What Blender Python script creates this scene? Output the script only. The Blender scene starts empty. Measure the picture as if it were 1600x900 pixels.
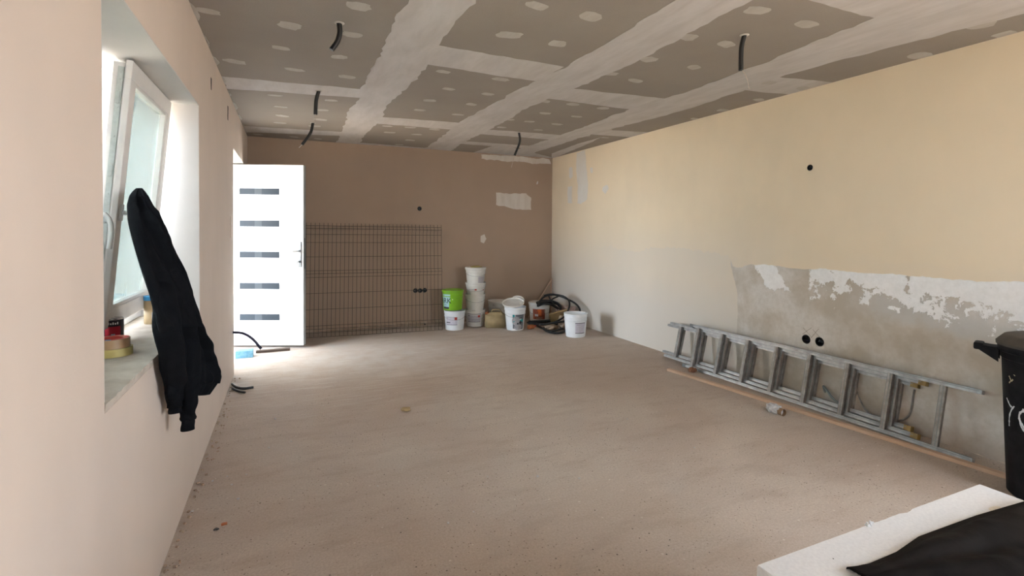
import bpy, bmesh, math, random
from mathutils import Vector, Matrix, noise as mnoise
random.seed(7)
COL = bpy.context.scene.collection
SC = bpy.context.scene

# ---------------------------------------------------------------- camera
F_PX, PPX, PPY = 788.5, 797.5, 375.2
CAM = Vector((0, 0, 1.346))
YAW, PIT, ROL = .4155, .0181, .0062
_f = Vector((math.sin(YAW)*math.cos(PIT), math.cos(YAW)*math.cos(PIT), -math.sin(PIT)))
_R = Vector((math.cos(YAW), -math.sin(YAW), 0)); _U = _R.cross(_f)
_r = _R*math.cos(ROL) + _U*math.sin(ROL); _u = _U*math.cos(ROL) - _R*math.sin(ROL)
cd = bpy.data.cameras.new('camera'); cam = bpy.data.objects.new('camera', cd); COL.objects.link(cam)
m3 = Matrix((_r, _u, -_f)).transposed()
cam.matrix_world = Matrix.Translation(CAM) @ m3.to_4x4()
cd.sensor_width = 36; cd.lens = 36*F_PX/1600
cd.shift_x = (800-PPX)/1600; cd.shift_y = -(450-PPY)/1600
cd.clip_start = .05; cd.clip_end = 200
SC.camera = cam

def on(x, y, ax, v):            # point of the plane axis=v seen at a pixel of the photograph
    d = _f + _r*((x-PPX)/F_PX) + _u*((PPY-y)/F_PX)
    return CAM + d*((v-CAM[ax])/d[ax])

# ---------------------------------------------------------------- world, sun, exposure
SKY_STRENGTH = 10
w = bpy.data.worlds.new('sky'); SC.world = w; w.use_nodes = True
nt = w.node_tree; nt.nodes.clear()
wo = nt.nodes.new('ShaderNodeOutputWorld'); wb = nt.nodes.new('ShaderNodeBackground')
wb.inputs[0].default_value = (.75, .865, 1.0, 1); wb.inputs[1].default_value = SKY_STRENGTH
nt.links.new(wb.outputs[0], wo.inputs[0])
sd = bpy.data.lights.new('sun', 'SUN'); sun = bpy.data.objects.new('sun', sd); COL.objects.link(sun)
sd.energy = 34; sd.angle = .01; sd.color = (1, .86, .68)
sun.rotation_euler = Vector((-.03, -.75, -.75)).to_track_quat('-Z', 'Y').to_euler()
def portal(name, loc, direction, sx, sy):
    l = bpy.data.lights.new(name, 'AREA'); l.shape = 'RECTANGLE'; l.size = sx; l.size_y = sy
    l.cycles.is_portal = True
    o = bpy.data.objects.new(name, l); COL.objects.link(o); o.location = loc
    o.rotation_euler = Vector(direction).to_track_quat('-Z', 'Y').to_euler()
SC.view_settings.view_transform = 'Standard'; SC.view_settings.look = 'None'
SC.view_settings.gamma = 1; SC.view_settings.use_curve_mapping = False
SC.view_settings.exposure = 1.66

# ---------------------------------------------------------------- room numbers
H = 2.507; XR = 3.847; XL = -.459; YB = 7.087; YF = -2.0
WT = .36                                       # outer wall thickness
W1Y0, W1Y1, W1Z0, W1Z1 = 1.70, 3.338, .869, 2.05
D1Y0, D1Y1, D1Z1 = 5.30, 6.62, 2.10
P2Y0, P2Y1, P2Z1 = -1.75, -.55, 2.10          # unseen opening, added in the right wall to light the near room
P3X0, P3X1, P3Z0, P3Z1 = 2.4, 3.5, 1.0, 2.10     # unseen window, added behind the camera for fill light
portal('window_portal', (XL-WT-.02, (W1Y0+W1Y1)/2, (W1Z0+W1Z1)/2), (1, 0, 0), W1Y1-W1Y0, W1Z1-W1Z0)
portal('door_portal', (XL-WT-.02, (D1Y0+D1Y1)/2, D1Z1/2), (1, 0, 0), D1Y1-D1Y0, D1Z1)
portal('added_side_portal', (XR+.32, (P2Y0+P2Y1)/2, P2Z1/2), (-1, 0, 0), P2Y1-P2Y0, P2Z1)
portal('added_rear_portal', ((P3X0+P3X1)/2, YF-.32, (P3Z0+P3Z1)/2), (0, 1, 0), P3X1-P3X0, P3Z1-P3Z0)

# ---------------------------------------------------------------- material helpers
def _mix(nt, fac, a, b, mode='MIX'):
    n = nt.nodes.new('ShaderNodeMix'); n.data_type = 'RGBA'; n.blend_type = mode
    for s, v in ((n.inputs[0], fac), (n.inputs[6], a), (n.inputs[7], b)):
        if hasattr(v, 'links') or isinstance(v, bpy.types.NodeSocket): nt.links.new(v, s)
        elif isinstance(v, (int, float)): s.default_value = v
        else: s.default_value = (*v, 1)
    return n.outputs[2]
def _noise(nt, co, scale, detail=4, rough=.55, dist=0):
    n = nt.nodes.new('ShaderNodeTexNoise'); n.inputs['Scale'].default_value = scale
    n.inputs['Detail'].default_value = detail; n.inputs['Roughness'].default_value = rough
    n.inputs['Distortion'].default_value = dist; nt.links.new(co, n.inputs['Vector']); return n.outputs[0]
def _ramp(nt, v, lo, hi, a=0., b=1.):
    n = nt.nodes.new('ShaderNodeMapRange'); n.clamp = True
    n.inputs[1].default_value = lo; n.inputs[2].default_value = hi; n.inputs[3].default_value = a; n.inputs[4].default_value = b
    nt.links.new(v, n.inputs[0]); return n.outputs[0]
def _math(nt, op, a, b=0.):
    n = nt.nodes.new('ShaderNodeMath'); n.operation = op
    for s, v in zip(n.inputs, (a, b)):
        if isinstance(v, bpy.types.NodeSocket): nt.links.new(v, s)
        else: s.default_value = v
    return n.outputs[0]
def _coord(nt, world=True, scale=None):
    if world:
        c = nt.nodes.new('ShaderNodeNewGeometry').outputs['Position']
    else: c = nt.nodes.new('ShaderNodeTexCoord').outputs['Object']
    if scale:
        m = nt.nodes.new('ShaderNodeMapping'); m.inputs['Scale'].default_value = scale; nt.links.new(c, m.inputs[0]); c = m.outputs[0]
    return c
def _bump(nt, bs, h, strength, dist=.002):
    n = nt.nodes.new('ShaderNodeBump'); n.inputs['Strength'].default_value = strength; n.inputs['Distance'].default_value = dist
    nt.links.new(h, n.inputs['Height']); nt.links.new(n.outputs[0], bs.inputs['Normal'])
def new_mat(name, rough=.8, metal=0.):
    m = bpy.data.materials.new(name); m.use_nodes = True
    b = m.node_tree.nodes['Principled BSDF']; b.inputs['Roughness'].default_value = rough; b.inputs['Metallic'].default_value = metal
    return m, m.node_tree, b
def M(name, col, rough=.7, metal=0., var=.12, scale=8, bump=0., bscale=80, alt=None, world=False, detail=4):
    m, nt, b = new_mat(name, rough, metal)
    co = _coord(nt, world)
    f = _ramp(nt, _noise(nt, co, scale, detail), .3, .7)
    alt = alt or tuple(c*(1-var) for c in col)
    nt.links.new(_mix(nt, f, col, alt), b.inputs['Base Color'])
    if bump: _bump(nt, b, _noise(nt, co, bscale, 3), bump)
    return m

# wall paint: thin coat of beige over plaster, faint roller variation
def wall_paint(name, col, lower=None, low_z=0, y0=0, y1=0):
    m, nt, b = new_mat(name, .85); co = _coord(nt)
    a = _ramp(nt, _noise(nt, co, 1.1, 3), .35, .68)
    c = _mix(nt, a, col, tuple(x*.93 for x in col))
    c = _mix(nt, _math(nt, 'MULTIPLY', _ramp(nt, _noise(nt, _coord(nt, True, (1, 1, .5)), 3, 4), .42, .72), .6), c, tuple(x*1.03 for x in col))
    if lower:                      # first coat with a ragged upper edge, plus painted-in cool daylight
        s = nt.nodes.new('ShaderNodeSeparateXYZ'); nt.links.new(co, s.inputs[0])
        n1 = _noise(nt, co, 2.5, 5, .6); n2 = _noise(nt, co, 14, 5, .6)
        z = _math(nt, 'ADD', s.outputs[2], _math(nt, 'ADD', _math(nt, 'MULTIPLY', n1, .34), _math(nt, 'MULTIPLY', n2, .06)))
        mk = _ramp(nt, z, low_z+.185, low_z+.225, 1, 0)
        mk = _math(nt, 'MULTIPLY', mk, _math(nt, 'MULTIPLY', _ramp(nt, s.outputs[1], 3.2, 3.6, .15, 1), _ramp(nt, s.outputs[1], 5.2, 6.6, 1, .35)))
        soft = _math(nt, 'MULTIPLY', _ramp(nt, s.outputs[2], .5, 1.5, .7, 0), _ramp(nt, s.outputs[1], 2.6, 3.4))  # soft fade to cool daylight low on the wall, painted in
        c = _mix(nt, _math(nt, 'MAXIMUM', _math(nt, 'MULTIPLY', mk, .45), soft), c, lower)
    nt.links.new(c, b.inputs['Base Color'])
    _bump(nt, b, _noise(nt, co, 90, 4), .25, .002)
    return m
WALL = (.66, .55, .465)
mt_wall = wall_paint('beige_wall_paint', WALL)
mt_wall_back_shaded = wall_paint('beige_wall_paint_back_shaded', (.395, .288, .21))  # same beige paint, with the far wall's shade put into its colour
mt_wall_right = wall_paint('beige_paint_two_coats_warm_cool_light', (.85, .715, .525), (.64, .625, .605), 1.16)  # warm bounce light painted into the upper tone, cool daylight into the lower
mt_reveal = M('white_reveal_plaster', (.60, .575, .545), .85, var=.05, bump=.2, world=True)

def floor_mat():
    m, nt, b = new_mat('dusty_cement_screed', .88); co = _coord(nt)
    a = _ramp(nt, _noise(nt, co, .9, 5, .6, .4), .38, .66)
    c = _mix(nt, a, (.52, .425, .355), (.62, .535, .46))
    c = _mix(nt, _math(nt, 'MULTIPLY', _ramp(nt, _noise(nt, _coord(nt, True, (1, 3, 1)), 2.3, 6, .65), .5, .75), .5), c, (.36, .265, .205))
    # fine mottling of sand grains
    c = _mix(nt, _math(nt, 'MULTIPLY', _ramp(nt, _noise(nt, co, 95, 2, .8), .35, .65), .42), c, (.33, .265, .215))
    # small dark pits and light crumbs
    for sc_, th, col, seed in ((44, .10, (.15, .11, .08), 0), (19, .05, (.09, .07, .055), 3), (13, .045, (.68, .62, .54), 7)):
        mp = nt.nodes.new('ShaderNodeMapping'); mp.inputs['Location'].default_value = (seed, seed*.7, 0); nt.links.new(co, mp.inputs[0])
        v = nt.nodes.new('ShaderNodeTexVoronoi'); v.inputs['Scale'].default_value = sc_; nt.links.new(mp.outputs[0], v.inputs['Vector'])
        g = _ramp(nt, v.outputs['Distance'], th, th+.04, 1, 0)
        g = _math(nt, 'MULTIPLY', g, _ramp(nt, _noise(nt, mp.outputs[0], 1.7, 5, .7), .36, .56))
        c = _mix(nt, g, c, col)
    # scuffs: short directional scratches and white dust trodden in from the door
    s = nt.nodes.new('ShaderNodeSeparateXYZ'); nt.links.new(co, s.inputs[0])
    dx = _math(nt, 'SUBTRACT', s.outputs[0], .35); dy = _math(nt, 'SUBTRACT', s.outputs[1], 5.5)
    d2 = _math(nt, 'ADD', _math(nt, 'MULTIPLY', dx, _math(nt, 'MULTIPLY', dx, .35)), _math(nt, 'MULTIPLY', dy, dy))
    near = _math(nt, 'MULTIPLY', _ramp(nt, d2, 0, 1.3, 1, 0), _ramp(nt, _noise(nt, co, 5, 6, .65), .25, .6))
    c = _mix(nt, _math(nt, 'MULTIPLY', near, .7), c, (.62, .60, .57))
    mp = nt.nodes.new('ShaderNodeMapping'); mp.inputs['Rotation'].default_value = (0, 0, .7); mp.inputs['Scale'].default_value = (2, 60, 1); nt.links.new(co, mp.inputs[0])
    scr = _math(nt, 'MULTIPLY', _ramp(nt, _noise(nt, mp.outputs[0], 1.2, 2), .58, .68), _ramp(nt, d2, .2, 3.6, .95, 0))
    c = _mix(nt, scr, c, (.70, .68, .64))
    nt.links.new(c, b.inputs['Base Color'])
    h = _math(nt, 'ADD', _noise(nt, co, 120, 3), _math(nt, 'MULTIPLY', _noise(nt, co, 14, 4), 2))
    _bump(nt, b, h, .35, .003)
    return m
mt_floor = floor_mat()

def plasterwall_mat():              # bare mortar with remains of white skim
    m, nt, b = new_mat('bare_mortar_with_white_skim', .9); co = _coord(nt)
    s = nt.nodes.new('ShaderNodeSeparateXYZ'); nt.links.new(co, s.inputs[0]); Y, Z = s.outputs[1], s.outputs[2]
    n1 = _noise(nt, co, 2.2, 5, .6); n2 = _noise(nt, co, 9, 8, .68, .3); n3 = _noise(nt, co, 30, 5, .6)
    c = _mix(nt, _ramp(nt, n1, .40, .60), (.52, .455, .37), (.71, .67, .62))
    c = _mix(nt, _math(nt, 'MULTIPLY', _ramp(nt, n3, .4, .7), .35), c, (.50, .44, .365))
    # a smoother grey trowelled band in the middle
    g = _math(nt, 'ADD', Z, _math(nt, 'MULTIPLY', n1, .5))
    band = _math(nt, 'MULTIPLY', _ramp(nt, g, .92, 1.0), _ramp(nt, g, 1.12, 1.17, 1, 0))
    band = _math(nt, 'MULTIPLY', band, _ramp(nt, Y, 2.5, 2.2))
    c = _mix(nt, _math(nt, 'MULTIPLY', band, .75), c, (.56, .54, .505))
    # darker damp foot
    foot = _ramp(nt, _math(nt, 'ADD', Z, _math(nt, 'MULTIPLY', n1, .35)), .22, .42, 1, 0)
    foot = _math(nt, 'MULTIPLY', foot, _ramp(nt, Y, 2.6, 1.8))
    c = _mix(nt, _math(nt, 'MULTIPLY', foot, .6), c, (.36, .26, .18))
    # skim: everything above a falling line for Y < 2.75
    zb = _ramp(nt, Y, 1.3, 2.75, .80, .93)
    e = _math(nt, 'SUBTRACT', Z, zb)
    e = _math(nt, 'ADD', e, _math(nt, 'MULTIPLY', _math(nt, 'SUBTRACT', n2, .5), .95))
    mk = _math(nt, 'MULTIPLY', _ramp(nt, e, .0, .012), _ramp(nt, _math(nt, 'ADD', Y, _math(nt, 'MULTIPLY', n3, .1)), 2.78, 2.80, 1, 0))
    # first remnant, a slanted tongue
    u_ = _math(nt, 'ADD', Y, _math(nt, 'MULTIPLY', Z, -.75))       # slanted axis
    u0 = _math(nt, 'ABSOLUTE', _math(nt, 'SUBTRACT', u_, 2.375))
    t1 = _math(nt, 'ADD', u0, _math(nt, 'MULTIPLY', _math(nt, 'SUBTRACT', n2, .5), .22))
    mk1 = _math(nt, 'MULTIPLY', _ramp(nt, t1, .105, .112, 1, 0), _ramp(nt, _math(nt, 'ADD', Z, _math(nt, 'MULTIPLY', n2, .22)), .955, .962))
    mk = _math(nt, 'MAXIMUM', mk, mk1)
    c = _mix(nt, mk, c, _mix(nt, _ramp(nt, n3, .35, .7), (.94, .93, .915), (.86, .85, .83)))
    nt.links.new(c, b.inputs['Base Color'])
    _bump(nt, b, _math(nt, 'ADD', _math(nt, 'MULTIPLY', mk, 1.2), _math(nt, 'MULTIPLY', n3, .6)), .6, .003)
    return m
mt_mortar = plasterwall_mat()

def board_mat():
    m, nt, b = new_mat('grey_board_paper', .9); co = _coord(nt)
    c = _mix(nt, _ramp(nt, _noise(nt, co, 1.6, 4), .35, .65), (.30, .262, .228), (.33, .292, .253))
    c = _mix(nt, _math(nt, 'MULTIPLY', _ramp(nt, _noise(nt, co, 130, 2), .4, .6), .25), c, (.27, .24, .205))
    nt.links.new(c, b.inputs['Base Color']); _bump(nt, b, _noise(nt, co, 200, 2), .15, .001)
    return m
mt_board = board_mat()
def filler_mat(name, a, b_):
    m, nt, b = new_mat(name, .9); co = _coord(nt)
    n = _noise(nt, _coord(nt, True, (4, 1, 1)), 3, 5, .6, .3)
    nt.links.new(_mix(nt, _ramp(nt, n, .35, .7), a, b_), b.inputs['Base Color'])
    _bump(nt, b, _noise(nt, co, 25, 4), .2, .003)
    return m
mt_filler = filler_mat('joint_filler_white', (.59, .56, .545), (.50, .47, .45))
mt_filler_spot = filler_mat('screw_filler_white', (.52, .49, .455), (.43, .395, .36))
mt_wall_filler = filler_mat('wall_filler_white', (.66, .60, .53), (.58, .51, .44))

mt_wall_filler2 = filler_mat('wall_filler_light', (.80, .755, .69), (.74, .68, .60))
mt_step_shade = M('step_shade_brown', (.07, .045, .03), .9)  # brown with the shade of the floor step put into it
mt_pvc = M('white_pvc', (.84, .85, .84), .28, var=.03)
mt_pvc_old = M('white_pvc_dusty', (.72, .69, .66), .45, var=.08, scale=12)
mt_steel = M('brushed_steel', (.30, .31, .31), .35, .8, var=.1)
mt_gasket_gap_shade = M('grey_gasket_and_gap_shade', (.22, .24, .24), .6)
mt_hardware = M('zinc_hardware', (.52, .56, .53), .45, .2, var=.2, scale=60)
mt_sill = M('raw_concrete_sill', (.64, .57, .49), .9, scale=9, alt=(.44, .365, .29), bump=.5, bscale=50, world=True, detail=8)
mt_alu = M('scuffed_aluminium', (.44, .445, .45), .42, .55, scale=22, alt=(.26, .255, .25), detail=7)
mt_alu_rung = M('stained_aluminium_rung', (.40, .385, .37), .5, .4, scale=18, alt=(.20, .175, .15), detail=7)
mt_yellow_cap = M('dirty_yellow_plastic', (.38, .24, .05), .5, scale=25, alt=(.22, .14, .04))
mt_black_cap = M('grey_plastic_clip', (.16, .17, .18), .5)
mt_wire = M('green_coated_wire', (.075, .062, .045), .6)
mt_white_pl = M('white_bucket_plastic', (.78, .77, .73), .38, scale=9, alt=(.66, .64, .59))
mt_white_pl2 = M('bluish_white_bucket_plastic', (.80, .83, .85), .35, scale=9, alt=(.72, .75, .77))
mt_white_in = M('dried_paste_inside', (.50, .47, .42), .9, scale=20)
mt_green_pl = M('lime_green_bucket_plastic', (.22, .50, .015), .35, var=.18)
mt_tan_pl = M('dusty_tan_canister_plastic', (.40, .30, .15), .7, scale=14, alt=(.30, .22, .11))
mt_orange = M('orange_cap_plastic', (.55, .17, .06), .5)
mt_lab_grey = M('grey_printed_label', (.42, .39, .42), .6, scale=60, alt=(.55, .52, .54))
mt_lab_lilac = M('lilac_grey_label', (.50, .48, .56), .6, scale=70, alt=(.62, .60, .66))
mt_dark = M('black_print', (.02, .02, .025), .6)
mt_red = M('red_print', (.50, .05, .03), .5)
mt_brownlab = M('brown_photo_label', (.20, .055, .03), .5, scale=30, alt=(.42, .10, .05))
mt_orangelab = M('orange_print', (.75, .17, .04), .5)
mt_teal = M('teal_print', (.02, .33, .33), .5)
mt_tealpale = M('pale_teal_print', (.30, .55, .57), .5, scale=30, alt=(.40, .62, .64))
mt_slate = M('slate_photo_label', (.10, .11, .13), .6, scale=40, alt=(.17, .18, .20))
mt_stone = M('stone_photo_print', (.30, .29, .30), .6, scale=50, alt=(.42, .41, .42))
mt_whiteprint = M('white_print', (.85, .85, .85), .5, var=.02)
mt_blueprint = M('blue_print', (.08, .30, .45), .5)
mt_hose = M('black_rubber', (.012, .012, .013), .42, var=.2)
mt_conduit = M('black_conduit', (.012, .012, .012), .5)
mt_cable_blue = M('dark_blue_cable', (.02, .02, .06), .4)
mt_copper = M('bare_wire_end', (.60, .50, .42), .5)
mt_cloth = M('black_sweat_cloth', (.0075, .0078, .0095), .95, var=.3, scale=30, bump=.5, bscale=220)
mt_felt = M('black_membrane_sheet', (.006, .005, .005), .62, scale=5, alt=(.013, .011, .0105), bump=.5, bscale=60, detail=8)
mt_binpl = M('black_bin_plastic', (.007, .0075, .009), .5, scale=16, alt=(.020, .020, .022), bump=.1, detail=8)
mt_binlid = M('dusty_bin_lid', (.10, .085, .07), .75, scale=8, alt=(.05, .046, .042), detail=7)
mt_splat = M('dried_white_paint', (.70, .74, .78), .7, var=.1)
mt_splat_y = M('dried_cream_paint', (.52, .45, .30), .7)
mt_eps = M('white_polystyrene_foam', (.82, .82, .82), .85, scale=120, alt=(.74, .74, .745), bump=.4, bscale=160)
mt_eps_edge = M('yellowed_polystyrene_edge', (.79, .74, .64), .85, scale=90)
mt_wood = M('planed_pine', (.66, .47, .34), .7, scale=6, alt=(.56, .38, .26))
mt_wood_end = M('rusty_brown_end_grain', (.28, .12, .06), .8)
mt_card = M('brown_cardboard', (.30, .19, .11), .85)
mt_film = M('crumpled_clear_film', (.62, .62, .63), .3, scale=40, alt=(.42, .41, .42))
mt_tape_tan = M('brown_packing_tape', (.36, .23, .12), .45, scale=30, alt=(.30, .18, .09))
mt_tape_yel = M('yellow_masking_tape', (.44, .35, .12), .6, scale=30, alt=(.38, .30, .10))
mt_canred = M('red_can_print', (.42, .012, .03), .3, .3)
mt_canblack = M('black_can_print', (.02, .012, .02), .3, .3)
mt_tin = M('tin_rim', (.70, .70, .72), .25, .9)
mt_jar = M('tan_jar_label', (.37, .26, .135), .55, scale=30, alt=(.30, .20, .10))
mt_bluelid = M('blue_jar_lid', (.03, .24, .48), .4)
mt_bluefoam = M('blue_insulation_foam', (.07, .20, .28), .85, scale=40, alt=(.16, .30, .36), bump=.4)
mt_rubble = M('mortar_rubble', (.46, .36, .27), .9, scale=12, alt=(.33, .22, .15), bump=.8, bscale=40)
mt_sack = M('crumpled_paper_sack', (.58, .47, .42), .85, scale=14, alt=(.38, .24, .20), bump=.6, bscale=30)
mt_ochre = M('ochre_plasterboard_offcut', (.42, .30, .15), .85, scale=14)
mt_hole = M('unlit_hole', (.008, .007, .006), .9)
mt_pencil = M('pencil_mark', (.22, .16, .12), .9)
mt_doorglass = M('frosted_grey_glass', (.030, .037, .045), .45, var=.25, scale=1.5)
mt_doorglass2 = M('frosted_grey_glass_lighter', (.05, .058, .066), .45, var=.1)
for mm in (mt_doorglass, mt_doorglass2, mt_cloth, mt_felt, mt_binpl): mm.node_tree.nodes['Principled BSDF'].inputs['Specular IOR Level'].default_value = .08
mt_soil = M('sunlit_gravel', (.50, .42, .33), .95, scale=3, world=True)
mt_outwall = M('outer_render', (.6, .56, .5), .9, world=True)

def glass_mat(name, tint, dirt, dirtcol, streak=(1, 1, .08)):
    m, nt, b = new_mat(name, .05); out = nt.nodes['Material Output']
    tr = nt.nodes.new('ShaderNodeBsdfTransparent'); tr.inputs[0].default_value = (*tint, 1)
    gl = nt.nodes.new('ShaderNodeBsdfGlossy'); gl.inputs['Roughness'].default_value = .03
    fr = nt.nodes.new('ShaderNodeFresnel'); fr.inputs[0].default_value = 1.5
    m1 = nt.nodes.new('ShaderNodeMixShader'); nt.links.new(fr.outputs[0], m1.inputs[0]); nt.links.new(tr.outputs[0], m1.inputs[1]); nt.links.new(gl.outputs[0], m1.inputs[2])
    b.inputs['Base Color'].default_value = (*dirtcol, 1); b.inputs['Roughness'].default_value = .6
    m2 = nt.nodes.new('ShaderNodeMixShader')
    n = _noise(nt, _coord(nt, False, streak), 9, 5, .6)
    nt.links.new(_ramp(nt, n, .3, .7, dirt*.75, dirt*1.1), m2.inputs[0])
    nt.links.new(m1.outputs[0], m2.inputs[1]); nt.links.new(b.outputs[0], m2.inputs[2]); nt.links.new(m2.outputs[0], out.inputs[0])
    return m
mt_glass = glass_mat('dusty_window_glass', (.90, .93, .915), .24, (.74, .77, .745))

# ---------------------------------------------------------------- geometry helpers
class MB:
    def __init__(s): s.v = []; s.f = []; s.mi = []
    def add(s, vs, fs, mi=0):
        k = len(s.v); s.v += [tuple(v) for v in vs]; s.f += [tuple(i+k for i in f) for f in fs]; s.mi += [mi]*len(fs); return s
    def box(s, a, b, mi=0, mat=None, bev=0):
        (x0, y0, z0), (x1, y1, z1) = a, b
        if bev:
            bm = bmesh.new(); bmesh.ops.create_cube(bm, size=1)
            for v in bm.verts: v.co = Vector(((x0+x1)/2+v.co.x*(x1-x0), (y0+y1)/2+v.co.y*(y1-y0), (z0+z1)/2+v.co.z*(z1-z0)))
            bmesh.ops.bevel(bm, geom=bm.edges[:], offset=bev, segments=2, affect='EDGES', profile=.6)
            bm.verts.index_update(); vs = [v.co.copy() for v in bm.verts]; fs = [[v.index for v in f.verts] for f in bm.faces]; bm.free()
        else:
            vs = [Vector(p) for p in ((x0,y0,z0),(x1,y0,z0),(x1,y1,z0),(x0,y1,z0),(x0,y0,z1),(x1,y0,z1),(x1,y1,z1),(x0,y1,z1))]
            fs = [(0,3,2,1),(4,5,6,7),(0,1,5,4),(1,2,6,5),(2,3,7,6),(3,0,4,7)]
        if mat: vs = [mat @ v for v in vs]
        return s.add(vs, fs, mi)
    def lathe(s, prof, seg=32, mi=0, mat=None, cap=False):
        vs = []; fs = []
        for r_, z in prof:
            for i in range(seg): a = 2*math.pi*i/seg; vs.append(Vector((r_*math.cos(a), r_*math.sin(a), z)))
        n = len(prof)
        for j in range(n-1):
            for i in range(seg): k = (i+1) % seg; fs.append((j*seg+i, j*seg+k, (j+1)*seg+k, (j+1)*seg+i))
        if cap: fs += [tuple(range(seg-1, -1, -1)), tuple((n-1)*seg+i for i in range(seg))]
        if mat: vs = [mat @ v for v in vs]
        return s.add(vs, fs, mi)
    def tube(s, pts, r_, seg=8, mi=0, cap=True):
        pts = [Vector(p) for p in pts]; n = len(pts); vs = []; fs = []
        t0 = (pts[1]-pts[0]).normalized(); a = Vector((0, 0, 1)) if abs(t0.z) < .9 else Vector((1, 0, 0))
        nrm = t0.cross(a).normalized()
        for i, p in enumerate(pts):
            t = (pts[min(i+1, n-1)]-pts[max(i-1, 0)]).normalized()
            nrm = (nrm - t*nrm.dot(t)).normalized(); bn = t.cross(nrm)
            rr = r_[i] if isinstance(r_, (list, tuple)) else r_
            for k in range(seg): an = 2*math.pi*k/seg; vs.append(p + (nrm*math.cos(an)+bn*math.sin(an))*rr)
        for i in range(n-1):
            for k in range(seg): l = (k+1) % seg; fs.append((i*seg+k, i*seg+l, (i+1)*seg+l, (i+1)*seg+k))
        if cap: fs += [tuple(range(seg-1, -1, -1)), tuple((n-1)*seg+k for k in range(seg))]
        return s.add(vs, fs, mi)
    def build(s, name, mats, parent=None, smooth=False, loc=None, rot=None, fixn=True):
        me = bpy.data.meshes.new(name); me.from_pydata(s.v, [], s.f)
        if not isinstance(mats, (list, tuple)): mats = [mats]
        for m in mats: me.materials.append(m)
        for p, i in zip(me.polygons, s.mi): p.material_index = i
        if fixn:
            bm = bmesh.new(); bm.from_mesh(me); bmesh.ops.recalc_face_normals(bm, faces=bm.faces); bm.to_mesh(me); bm.free()
        if smooth:
            for p in me.polygons: p.use_smooth = True
            if smooth is not True: me.set_sharp_from_angle(angle=math.radians(smooth))
        me.update(); o = bpy.data.objects.new(name, me); COL.objects.link(o)
        if parent: o.parent = parent
        if loc: o.location = loc
        if rot: o.rotation_euler = rot
        return o
def smooth_path(pts, n=8):
    pts = [Vector(p) for p in pts]; P = [pts[0]*2-pts[1]] + pts + [pts[-1]*2-pts[-2]]; out = []
    for i in range(1, len(P)-2):
        for k in range(n):
            t = k/n; a, b, c, d = P[i-1:i+3]
            out.append(.5*((2*b)+(c-a)*t+(2*a-5*b+4*c-d)*t*t+(3*b-a-3*c+d)*t**3))
    return out + [pts[-1]]
def empty(name, loc=(0, 0, 0), rz=0):
    o = bpy.data.objects.new(name, None); COL.objects.link(o); o.location = loc; o.rotation_euler = (0, 0, rz); o.empty_display_size = .05; return o
def tag(o, label, cat, group=None):
    o['label'] = label; o['category'] = cat
    if group: o['group'] = group
    return o
def struct(o): o['kind'] = 'structure'; return o
def stuff(o): o['kind'] = 'stuff'; return o
def inst(src, name, parent, loc=None, rot=None, scale=None):
    o = bpy.data.objects.new(name, src.data); COL.objects.link(o); o.parent = parent
    if loc is not None: o.location = loc
    if rot is not None: o.rotation_euler = rot
    if scale is not None: o.scale = scale
    return o
def patch(name, pts, ax, sgn, th, mat, parent, rag=.006, step=.03, off=0):
    """thin ragged-edged layer on an axis plane; pts are points on it, sgn the way it faces"""
    out = []; n = len(pts)
    for i in range(n):
        a, b = Vector(pts[i]), Vector(pts[(i+1) % n]); L = (b-a).length; k = max(1, min(80, int(L/step)))
        d = (b-a).normalized(); up = Vector((0, 0, 0)); up[ax] = 1; nn = d.cross(up)
        for j in range(k):
            p = a+(b-a)*(j/k); q = p*9; o_ = (mnoise.noise(q)*1.6 + mnoise.noise(q*5.3)*.8)*rag
            out.append(p + nn*(o_ if j else o_*.4))
    m = len(out); base = [p.copy() for p in out]; top = [p.copy() for p in out]
    for p in base: p[ax] += sgn*off
    for p in top: p[ax] += sgn*(off+th)
    mb = MB().add(base+top, [tuple(range(m)), tuple(range(m, 2*m))] + [(i, (i+1) % m, m+(i+1) % m, m+i) for i in range(m)])
    return mb.build(name, mat, parent)
def text_verts(s, size, thick=.0006):
    cu = bpy.data.curves.new('t', 'FONT'); cu.body = s; cu.size = size; cu.align_x = 'CENTER'; cu.align_y = 'CENTER'; cu.extrude = thick/2
    o = bpy.data.objects.new('t', cu); COL.objects.link(o); dg = bpy.context.evaluated_depsgraph_get()
    me = bpy.data.meshes.new_from_object(o.evaluated_get(dg)); vs = [v.co.copy() for v in me.vertices]; fs = [tuple(p.vertices) for p in me.polygons]
    bpy.data.objects.remove(o); bpy.data.curves.remove(cu); bpy.data.meshes.remove(me); return vs, fs

# ---------------------------------------------------------------- room shell
floor = struct(MB().box((XL-WT, YF-.3, -.12), (XR+.3, YB+.3, 0)).build('floor', mt_floor))
ground = MB().box((-14, -16, -.4), (14, 16, -.14)).build('ground', mt_soil); struct(ground)

# ceiling: slab, boards with open joints, filler strips over them
ceiling = struct(MB().box((XL-WT, YF-.3, H+.0135), (XR+.3, YB+.3, H+.2)).build('ceiling', mt_board))
xs = [XL, .70, 1.90, 3.09, XR]
ysn = [[-1.64, .36, 2.36, 4.46, 6.50], [-.82, 1.18, 3.28, 5.40], [-2., -.56, 1.56, 3.68, 5.50, 6.45], [-1.30, .70, 2.82, 4.96, 6.96]]
for c in range(4):
    ys = sorted([YF]+[y for y in ysn[c] if y > YF]+[YB])
    for y0, y1 in zip(ys, ys[1:]):
        if y1-y0 < .02: continue
        MB().box((xs[c]+.0015, y0+.0015, H), (xs[c+1]-.0015, y1-.0015, H+.0125), bev=.001).build('drywall_board', mt_board, ceiling)
def cpx(L, z=H): return [on(x, y, 2, z) for x, y in L]
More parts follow.
